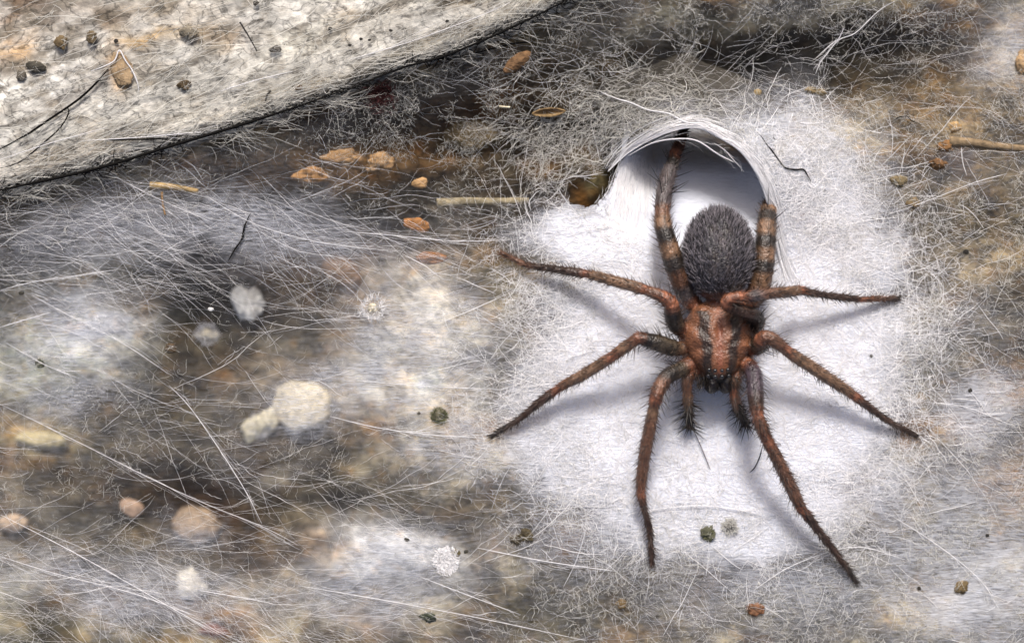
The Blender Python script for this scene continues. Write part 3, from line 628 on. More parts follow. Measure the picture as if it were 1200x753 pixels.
# each limb: (px, py, z, radius px, colour)
LEGS = {
 'l1': [(826, 418, .34, 9, RUF), (808, 427, .40, 11, RUF), (797, 433, .46, 11, OLV), (782, 441, .58, 11, DRK), (773, 454, .66, 10, MID), (768, 468, .67, 9.5, RUF), (766, 478, .63, 7.5, ORG), (762, 498, .56, 8.5, MID), (756, 530, .42, 8.5, MID), (752, 560, .31, 7.5, MID), (751, 577, .26, 6.5, RUF), (754, 592, .22, 5.2, DKB), (760, 615, .15, 4.8, DKB), (763, 640, .08, 3.8, DKB), (764, 662, .04, 3.0, DKB)],
 'l2': [(824, 402, .34, 9, RUF), (806, 405, .38, 10, RUF), (796, 408, .42, 10, ORG), (786, 407, .48, 12, OLV), (772, 402, .58, 12, OLV), (758, 398, .64, 10, DRK), (748, 396, .66, 9, RUF), (741, 401, .64, 8, MID), (732, 407, .60, 8.4, LEGB), (718, 417, .54, 7.6, RUF), (706, 425, .48, 7.8, LEGB), (680, 441, .37, 7.6, LEGB), (662, 450, .30, 6.6, MID), (653, 456, .28, 6.2, RUF), (642, 464, .25, 6.4, DKB), (626, 476, .19, 5.6, DKB), (610, 490, .13, 4.2, DKB), (592, 501, .07, 3.8, DRK), (574, 512, .035, 3.4, DRK)],
 'l3': [(824, 384, .34, 9, RUF), (808, 388, .38, 10, RUF), (798, 386, .44, 11, RUF), (791, 378, .54, 12, OLV), (788, 366, .64, 12, DRK), (786, 355, .70, 10.5, RUF), (778, 348, .72, 9, RUF), (766, 343, .70, 8, MID), (757, 340, .66, 7.4, RUF), (745, 336, .60, 8, LEGB), (719, 329, .49, 7.6, LEGB), (697, 323, .38, 6.8, LEGB), (688, 321, .35, 6.2, RUF), (676, 319, .31, 6.4, DKB), (655, 316, .24, 5.6, DKB), (632, 313, .17, 5.0, DKB), (616, 310, .12, 4.2, MID), (600, 302, .06, 3.4, MID), (586, 296, .03, 2.6, MID)],
 'l4': [(826, 366, .34, 9, RUF), (812, 356, .36, 11, RUF), (802, 342, .42, 12, GRY), (796, 326, .48, 13, MID), (790, 308, .52, 13.5, DRK), (785, 292, .54, 13, ORG), (780, 276, .54, 12, DRK), (777, 262, .50, 11.5, ORG), (776, 248, .44, 9.5, MID), (777, 236, .38, 10.5, GRY), (780, 218, .27, 10.5, GRY), (784, 203, .17, 9.6, GRY), (788, 192, .10, 7.6, DRK), (791, 182, .03, 7.6, RUF), (796, 170, -.06, 7.0, RUF), (802, 152, -.18, 5.6, DKB), (812, 125, -.32, 4.2, DKB)],
 'r1': [(858, 418, .34, 9, RUF), (868, 424, .38, 11, RUF), (877, 428, .46, 11.5, RUF), (883, 438, .58, 11.5, PUR), (885, 455, .68, 12, PUR), (886, 472, .74, 11, DKB), (888, 486, .76, 8.5, RUF), (892, 498, .74, 9.4, MID), (899, 515, .68, 8.6, RUF), (908, 532, .62, 8.8, MID), (920, 556, .52, 9.0, MID), (932, 581, .42, 8.4, MID), (939, 595, .36, 7.2, RUF), (947, 605, .33, 6.6, DKB), (958, 620, .28, 6.2, DKB), (972, 638, .20, 5.4, DKB), (984, 654, .13, 4.0, DKB), (996, 670, .07, 3.5, DRK), (1005, 683, .03, 2.8, DRK)],
 'r2': [(860, 402, .34, 9, RUF), (874, 404, .38, 11, RUF), (884, 406, .44, 13, RUF), (891, 403, .56, 13, OLV), (894, 396, .66, 11, RUF), (901, 395, .70, 9.4, MID), (910, 401, .68, 9.2, MID), (920, 409, .62, 8.0, RUF), (934, 419, .56, 8.6, LEGB), (954, 432, .48, 8.4, LEGB), (975, 446, .39, 8.2, LEGB), (992, 457, .33, 7.0, LEGB), (1001, 464, .30, 6.6, RUF), (1012, 472, .26, 6.2, DKB), (1028, 484, .20, 5.2, DKB), (1044, 495, .13, 4.2, DKB), (1060, 503, .07, 3.8, DKB), (1075, 511, .03, 3.0, DRK)],
 'r3': [(858, 386, .34, 9, RUF), (874, 384, .38, 11, RUF), (886, 379, .46, 12, DRK), (884, 370, .60, 11, DRK), (872, 366, .72, 9.5, DKB), (858, 361, .80, 8.5, DKB), (850, 356, .85, 8.0, RUF), (855, 350, .87, 8.4, RUF), (866, 348, .85, 8.4, RUF), (873, 347, .82, 6.6, RUF), (882, 347, .79, 7.6, GRY), (900, 344, .70, 7.8, MID), (920, 342, .58, 7.4, LEGB), (932, 341, .51, 7.2, LEGB), (938, 340, .48, 7.0, RUF), (950, 343, .43, 5.6, DKB), (975, 347, .32, 5.2, DKB), (1000, 350, .22, 5.0, DKB), (1008, 351, .19, 4.2, RUF), (1030, 350, .11, 3.8, MID), (1054, 349, .04, 3.2, DRK)],
 'r4': [(858, 366, .34, 9, RUF), (874, 358, .36, 12, RUF), (886, 344, .42, 14, MID), (892, 326, .46, 14.5, ORG), (894, 312, .48, 14.5, DRK), (896, 298, .48, 14, ORG), (897, 284, .47, 13.5, DRK), (898, 270, .43, 13, ORG), (899, 257, .34, 12, DRK), (901, 245, .22, 10.5, ORG), (905, 233, .08, 8.5, DRK), (912, 215, -.12, 7.5, GRY), (920, 190, -.3, 6.5, GRY)],
 'pl': [(822, 430, .34, 7, RUF), (813, 434, .38, 8, RUF), (806, 444, .40, 7.5, MID), (805, 456, .36, 6.6, MID), (806, 468, .30, 6.8, ORG), (807, 480, .22, 6.6, OLV), (808, 492, .14, 5.6, DRK), (808, 502, .08, 3.6, DRK)],
 'pr': [(854, 430, .34, 7, RUF), (860, 434, .38, 8, RUF), (862, 446, .42, 7.5, MID), (861, 458, .40, 6.6, RUF), (862, 470, .34, 6.8, MID), (866, 481, .26, 6.6, OLV), (871, 491, .18, 5.8, DRK), (876, 499, .12, 3.8, DRK)],
}
limbs = {}
for kx, L in LEGS.items():
    arr = np.array([[*(W(a, b, c)), r*(.86 if kx[1] != '4' else .9)*(.84 if r < 6.3 else .97)/100*(CAM_H-c)/CAM_H] for a, b, c, r, _ in L]); cc = np.array([srgb(q[4]) for q in L])
    n = len(arr); sub = 7; P = []; C = []
    for i in range(n-1):
        p0, p1, p2, p3 = arr[max(i-1, 0)], arr[i], arr[i+1], arr[min(i+2, n-1)]
        for j in range(sub):
            t = j/sub
            P.append(.5*((2*p1)+(-p0+p2)*t+(2*p0-5*p1+4*p2-p3)*t*t+(-p0+3*p1-3*p2+p3)*t**3)); tt = t*t*(3-2*t) if kx[1] != '4' else min(1, max(0, (t-.3)/.4)); C.append(cc[i]*(1-tt)+cc[i+1]*tt)
    P.append(arr[-1]); C.append(cc[-1])
    P = np.array(P); C = np.array(C)
    for i_, q in enumerate(L):
        if 1 < i_ < n-2 and q[4] in (RUF,) and kx[0] != 'p':
            for d_, kk, cf in ((-3, .96, .62), (0, .90, 1.35), (3, .97, .66)):
                m_ = i_*sub+d_
                if 0 < m_ < len(P): P[m_, 3] *= kk; C[m_] = C[m_]*cf
    limbs[kx] = (P, C)
src_v, src_f, src_c = [], [], []
def add_ring_tube(P, C, sides=14):
    base = len(src_v); n = len(P)
    T = np.gradient(P[:, :3], axis=0); T /= np.linalg.norm(T, axis=1, keepdims=True)
    for i in range(n):
        a = np.cross(T[i], (0, 0, 1)); a /= np.linalg.norm(a)+1e-9; b = np.cross(T[i], a)
        for j in range(sides):
            q = 2*math.pi*j/sides; src_v.append(P[i, :3]+P[i, 3]*(a*math.cos(q)+b*math.sin(q))); src_c.append(C[i]*(.62+.76*float(vn(np.array(j*.9+base), np.array(i*.11)))+.25*math.sin(i*2.1+j)*.4))
    for i in range(n-1):
        for j in range(sides): src_f.append((base+i*sides+j, base+i*sides+(j+1) % sides, base+(i+1)*sides+(j+1) % sides, base+(i+1)*sides+j))
    src_v.append(P[0, :3]); src_c.append(C[0]); src_v.append(P[-1, :3]+T[-1]*P[-1, 3]*.8); src_c.append(C[-1])
    a0, a1 = len(src_v)-2, len(src_v)-1
    for j in range(sides):
        src_f.append((a0, base+(j+1) % sides, base+j)); src_f.append((a1, base+(n-1)*sides+j, base+(n-1)*sides+(j+1) % sides))
for P, C in limbs.values(): add_ring_tube(P, C)
def add_ellipsoid(c, r, colour, shape=None, nu=36, nv=22):
    base = len(src_v)
    for i in range(nv+1):
        th = math.pi*i/nv
        for j in range(nu):
            ph = 2*math.pi*j/nu
            p = np.array([math.sin(th)*math.cos(ph), math.cos(th), math.sin(th)*math.sin(ph)])
            q = p*np.array(r)
            if shape: q = shape(p, q)
            src_v.append(np.array(c)+q); src_c.append(colour(p) if callable(colour) else colour)
    for i in range(nv):
        for j in range(nu): src_f.append((base+i*nu+j, base+i*nu+(j+1) % nu, base+(i+1)*nu+(j+1) % nu, base+(i+1)*nu+j))
# abdomen (behind = up the photo)
ab_c = W(842, 300, .50)
def abd_col(p):
    x, y, z = p; n = .5+.5*math.sin(x*23+y*7)*math.sin(y*19)
    c = srgb((44, 41, 43))*(.7+.6*n)
    g = math.exp(-((x/.16)**2+((y-.25)/.16)**2)); c = c*(1-g*.6)+srgb((96, 84, 84))*g*.6
    for yy in (-.35, -.05, .5):
        g = math.exp(-(((abs(x)-.22)/.1)**2+((y-yy)/.1)**2)); c = c*(1-g*.4)+srgb((84, 70, 62))*g*.4
    if y < -.82: c = c*.5+srgb((96, 58, 40))*.5
    return c
AB_R = (.40, .53, .36)
def abd_shape(p, q):
    f = 1+.06*p[1]*-1 if p[1] > 0 else 1-.10*p[1]**2
    return np.array([q[0]*f, q[1], q[2]])
add_ellipsoid(ab_c, AB_R, abd_col, abd_shape)
# carapace: oval behind, narrower raised head in front (down the photo)
ca_c = W(841, 399, .40); CA_R = (.40, .475, .27)
def car_shape(p, q):
    y = p[1]; wx_ = 1.0
    if y < -.15: wx_ = 1-.42*((-y-.15)/.85)**.8*(1 if y > -1 else 1)
    wx_ = max(wx_, .56)
    rad = math.sqrt(max(0, 1-min(1, abs(y))**2.6))/max(1e-3, math.sqrt(max(1e-6, 1-y*y)))
    rad = min(rad, 1.5)
    zz = q[2]*(1+(.20 if y < -.2 else 0)*min(1, (-y-.2)*2))
    if p[2] > 0:
        ang = math.atan2(y+.15, p[0]+1e-6); zz += .015*math.cos(ang*9)*min(1, math.hypot(p[0], y+.15)*1.2)   # radial furrows
        zz -= .05*math.exp(-((p[0]/.10)**2+((y-.25)/.22)**2))                                            # fovea
    return np.array([q[0]*wx_*rad, q[1], zz])
def car_col(p):
    x, y, z = p; ax = abs(x)
    c = srgb((124, 81, 57)); band = min(.92, (1.15+.3*math.sin(x*31+y*23)*math.sin(y*41))*math.exp(-((ax-.41-.04*math.sin(y*9)-.06*(y > 0)*y)/.15)**4))*(1 if y < .72 else 0); c = c*(1-.38*max(0, -math.cos(math.atan2(y+.15, x+1e-6)*9))*(ax > .3))
    c = c*(1-band)+srgb((46, 38, 33))*band
    m = math.exp(-(x/.11)**2)*(1 if y < .3 else .5); c = c*(1-m*.5)+srgb((140, 82, 64))*m*.5
    if y < -.80: k = min(1, (-y-.80)*7); c = c*(1-k)+srgb((36, 28, 24))*k
    if ax > .9: c = c*.7
    return c
add_ellipsoid(ca_c, CA_R, car_col, car_shape, 110, 80)
add_ellipsoid(W(842, 353, .42), (.14, .12, .13), srgb((120, 74, 48)))
add_ellipsoid(W(842, 400, .26), (.36, .42, .16), srgb((96, 56, 38)))        # sternum and coxae mass
for sx_ in (-1, 1): add_ellipsoid(W(842+sx_*8, 447, .34), (.095, .14, .17), srgb((34, 26, 23)))   # chelicera bases
for sx_ in (-1, 1):
    for k_, (dy, dx) in enumerate(((36, 20), (16, 30), (-4, 34), (-22, 28))): add_ellipsoid(W(842+sx_*dx, 399+dy*.9, .32), (.13, .11, .12), srgb((118, 70, 46)))
src = bpy.data.meshes.new('spider_source'); src.from_pydata([tuple(map(float, v)) for v in src_v], [], src_f); src.update()
tmp = bpy.data.objects.new('tmp', src); col.objects.link(tmp)
bmx = bmesh.new(); bmx.from_mesh(src); bmesh.ops.recalc_face_normals(bmx, faces=bmx.faces); bmx.to_mesh(src); bmx.free()
rm = tmp.modifiers.new('r', 'REMESH'); rm.mode = 'VOXEL'; rm.voxel_size = 0.0115
sm = tmp.modifiers.new('s', 'SMOOTH'); sm.iterations = 2; sm.factor = .5
dg = bpy.context.evaluated_depsgraph_get(); body_me = bpy.data.meshes.new_from_object(tmp.evaluated_get(dg), depsgraph=dg)
bpy.data.objects.remove(tmp)
kd = KDTree(len(src_v))
for i, v in enumerate(src_v): kd.insert(v, i)
kd.balance()
nvb = len(body_me.vertices); co = np.zeros(nvb*3, np.float32); body_me.vertices.foreach_get('co', co); co = co.reshape(-1, 3)
cols = np.ones((nvb, 4), np.float32); SC = np.array(src_c)
for i in range(nvb): cols[i, :3] = SC[kd.find(co[i])[1]]
# streaks and flecks of the cuticle
fl = fbm(co[:, 0]*9, co[:, 1]*9, 300, 3)+.5*fbm(co[:, 0]*25, co[:, 1]*25+co[:, 2]*20, 301, 2)
oncar = np.exp(-(((co[:, 0]-ca_c.x)/.38)**2+((co[:, 1]-ca_c.y)/.48)**2)**4)*(co[:, 2] > .45); cols[:, :3] *= (1+(.55-.38*oncar)*np.clip(fl, -1, 1))[:, None]
ca_ = body_me.color_attributes.new('tint', 'FLOAT_COLOR', 'POINT'); ca_.data.foreach_set('color', cols.ravel())
body_me.polygons.foreach_set('use_smooth', np.full(len(body_me.polygons), True)); body_me.materials.clear(); body_me.name = 'body'
slink('body', body_me, M_body)

def hairs(roots, dirs, lens, rads, colours, bend=None, seg=3):
    """tapering bristles: 3-sided, seg rings"""
    n = len(roots); d = dirs/np.linalg.norm(dirs, axis=1, keepdims=True)
    a = np.cross(d, rng.normal(0, 1, (n, 3))); a /= np.linalg.norm(a, axis=1, keepdims=True); b = np.cross(d, a)
    V = np.zeros((n, seg*3+1, 3)); bend = np.zeros((n, 3)) if bend is None else bend
    for s_ in range(seg):
        f = s_/seg; c = roots+d*(lens*f)[:, None]+bend*(lens*f*f)[:, None]; r = rads*(1-f*.8)
        for j in range(3):
            q = 2*math.pi*j/3; V[:, s_*3+j] = c+(a*math.cos(q)+b*math.sin(q))*r[:, None]
    V[:, -1] = roots+d*lens[:, None]+bend*lens[:, None]
    Fq = []
    for s_ in range(seg-1):
        for j in range(3):
            p0, p1, p2, p3 = s_*3+j, s_*3+(j+1) % 3, (s_+1)*3+(j+1) % 3, (s_+1)*3+j
            Fq += [(p0, p1, p2), (p0, p2, p3)]
    for j in range(3): Fq.append(((seg-1)*3+j, (seg-1)*3+(j+1) % 3, seg*3))
    Fq = np.array(Fq); nvp = seg*3+1
    F = (Fq[None]+(np.arange(n)*nvp)[:, None, None]).reshape(-1, 3)
    return V.reshape(-1, 3), F, np.repeat(colours, nvp, axis=0)
def hair_obj(name, sets, kind='stuff'):
    Vs, Fs, Cs = [], [], []; off_ = 0
    for V, F, C in sets: Vs.append(V); Fs.append(F+off_); Cs.append(C); off_ += len(V)
    return slink(name, new_mesh_np(name, np.concatenate(Vs), np.concatenate(Fs), False, np.concatenate(Cs)), M_hair, kind=kind)
# abdomen fur
n = 11000; u = rng.normal(0, 1, (n, 3)); u /= np.linalg.norm(u, axis=1, keepdims=True); u = u[u[:, 2] > -.35]; n = len(u)
q = np.array([abd_shape(p, p*np.array(AB_R)) for p in u])+np.array(ab_c)
nr = u/np.array(AB_R); nr /= np.linalg.norm(nr, axis=1, keepdims=True)
dr = nr*.55+np.array([0, .75, .05])*np.clip(1.1-nr[:, 1:2]*.4, .3, 1)+rng.normal(0, .22, (n, 3))
base = np.array([abd_col(p) for p in u])
tone = rng.uniform(0, 1, n)[:, None]
ccol = base*(.4+1.1*tone)+(tone > .5)*srgb((150, 144, 150))*.85
hair_obj('abdomen_fur', [hairs(q-nr*.01, dr, rng.uniform(.045, .10, n), rng.uniform(.0024, .0044, n), ccol, bend=rng.normal(0, .15, (n, 3))+np.array([0, .1, -.05]))])
# carapace short pubescence
n = 4200; u = rng.normal(0, 1, (n, 3)); u /= np.linalg.norm(u, axis=1, keepdims=True); u = u[u[:, 2] > -.05]; n = len(u)
q = np.array([car_shape(p, p*np.array(CA_R)) for p in u])+np.array(ca_c)
base = np.array([car_col(p) for p in u]); nr = u/np.array(CA_R); nr /= np.linalg.norm(nr, axis=1, keepdims=True)
inward = np.stack([-u[:, 0], -(u[:, 1]+.1), np.zeros(n)], 1)
dr = nr*.5+inward*.9+rng.normal(0, .3, (n, 3)); tone = rng.uniform(0, 1, n)[:, None]
cset = [hairs(q-nr*.006, dr, rng.uniform(.018, .042, n), rng.uniform(.0018, .0032, n), base*(.6+1.0*tone))]
# fringe over the face
n = 420; fxv = rng.uniform(-.23, .23, n); rt = np.array(W(842, 446, .44))+np.stack([fxv, rng.uniform(-.06, .08, n), rng.uniform(-.12, .05, n)], 1)
dr = np.stack([fxv*2.0, -np.ones(n)*.9, rng.uniform(-.1, .6, n)], 1)+rng.normal(0, .25, (n, 3))
cset.append(hairs(rt, dr, rng.uniform(.06, .15, n), rng.uniform(.003, .006, n), np.tile(srgb((36, 30, 27)), (n, 1))*rng.uniform(.5, 1.5, (n, 1))))
hair_obj('carapace_hair', cset)
# limbs: pubescence, longer setae, spines
sets = []
for kx, (P, C) in limbs.items():
    T = np.gradient(P[:, :3], axis=0); seg = np.linalg.norm(T, axis=1); T = T/seg[:, None]; cum = np.cumsum(seg); Ltot = cum[-1]
    palp = kx[0] == 'p'; fourth = kx[1] == '4'
    def sample(n_, lo=0.0, hi=1.0, up=-.6):
        s_ = rng.uniform(lo, hi, n_)*Ltot; idx = np.clip(np.searchsorted(cum, s_), 0, len(P)-1)
        t = T[idx]; a = np.cross(t, np.array([0, 0, 1.0])); a /= np.linalg.norm(a, axis=1, keepdims=True); b = np.cross(t, a); b *= np.sign(b[:, 2:3]+1e-9)
        ph = rng.uniform(0, 2*math.pi, n_); nn = a*np.cos(ph)[:, None]+b*np.sin(ph)[:, None]
        ok = nn[:, 2] > up
        idx, t, nn = idx[ok], t[ok], nn[ok]
        return P[idx, :3]+t*rng.uniform(-.01, .01, (len(idx), 1))+nn*(P[idx, 3]*.9)[:, None], t, nn, C[idx], idx/len(P)
    dens_ = 800 if not fourth else 1700
    r_, t, nn, cc, fr = sample(int(dens_*Ltot), .04)
    sets.append(hairs(r_, t*.9+nn*.42+rng.normal(0, .15, t.shape), rng.uniform(.025, .07, len(r_)), rng.uniform(.002, .0036, len(r_)), cc*rng.uniform(.45, 1.7, (len(r_), 1)), seg=2))
    r_, t, nn, cc, fr = sample(int(170*Ltot), .03, .97)
    fem = (fr < .40)
    sets.append(hairs(r_, t*.55+nn*.9+rng.normal(0, .2, t.shape), rng.uniform(.06, .13, len(r_))*np.where(fem, 1.5, .85), rng.uniform(.0028, .0048, len(r_)), np.tile(srgb((58, 46, 40)), (len(r_), 1))*rng.uniform(.4, 1.8, (len(r_), 1)), bend=t*.25, seg=3))
    if palp:
        r_, t, nn, cc, fr = sample(70, .55, 1, -1)
        sets.append(hairs(r_, t*.5+nn*1.0, rng.uniform(.10, .24, len(r_)), rng.uniform(.005, .008, len(r_)), np.tile(srgb((34, 30, 27)), (len(r_), 1)), seg=3))
    if fourth:
        r_, t, nn, cc, fr = sample(16, .5, .8, -.2)
        sets.append(hairs(r_, t*.4+nn*1.0, rng.uniform(.18, .30, len(r_)), rng.uniform(.006, .008, len(r_)), np.tile(srgb((24, 22, 24)), (len(r_), 1)), seg=3))
hair_obj('leg_hair', sets)
# eyes: two rows of four at the head's front
eye_me = bpy.data.meshes.new('eye'); b_ = bmesh.new(); bmesh.ops.create_icosphere(b_, subdivisions=2, radius=1); b_.to_mesh(eye_me); b_.free()
for p in eye_me.polygons: p.use_smooth = True
eye_me.materials.append(M_eye)
for dx, py_, z_, r_ in ((-4, 441, .65, .028), (4, 441, .65, .028), (-12, 440, .615, .026), (12, 440, .615, .026), (-4, 434, .69, .024), (4, 434, .69, .024), (-11, 433, .67, .024), (11, 433, .67, .024)):
    o = bpy.data.objects.new('eye', eye_me); col.objects.link(o); o.parent = spider; o.matrix_parent_inverse = Matrix.Translation(-spider.location)
    o.location = W(842+dx, py_, z_); o.scale = (r_,)*3

# ------------------------------------------------------------------ litter caught in and under the silk
_mats = {}
def litter_mat(c, rough=.8, sss=0):
    c = c if min(c) > 125 else tuple(.86*(.82*v+.18*g) for v, g in zip(c, (112, 104, 92)))
    k = (c, rough, sss)
    if k not in _mats:
        _mats[k] = simple_mat('litter', tuple(srgb(c)), rough=rough, noise=.55, nscale=14, bump=.6, bscale=40, sss=sss, bdist=.02)
    return _mats[k]
def lump_mesh(name, rx, ry, rz, seed, rough=.35, sub=3, freq=2.2):
    b_ = bmesh.new(); bmesh.ops.create_icosphere(b_, subdivisions=sub, radius=1)
    from mathutils import noise as mn
    for v in b_.verts:
        o = Vector((seed*3.1, seed*1.7, seed*.9)); f = 1+rough*mn.noise(v.co*freq*.6+o)+rough*.5*mn.noise(v.co*freq*2+o)+rough*.22*mn.noise(v.co*freq*5+o)
        v.co = Vector((v.co.x*rx*f, v.co.y*ry*f, v.co.z*rz*f))
    me = bpy.data.meshes.new(name); b_.to_mesh(me); b_.free()
    for p in me.polygons: p.use_smooth = sub > 2
    return me
def zat(px_, py_, where):
    X, Y = (px_-600)/100, (376.5-py_)/100
    if where == 'ledge': return 0.12
    if where == 'under': return float(ground_height(np.array([X]), np.array([Y]))[0])
    if where == 'low': return zsilk(px_, py_)-.14
    return zsilk(px_, py_)
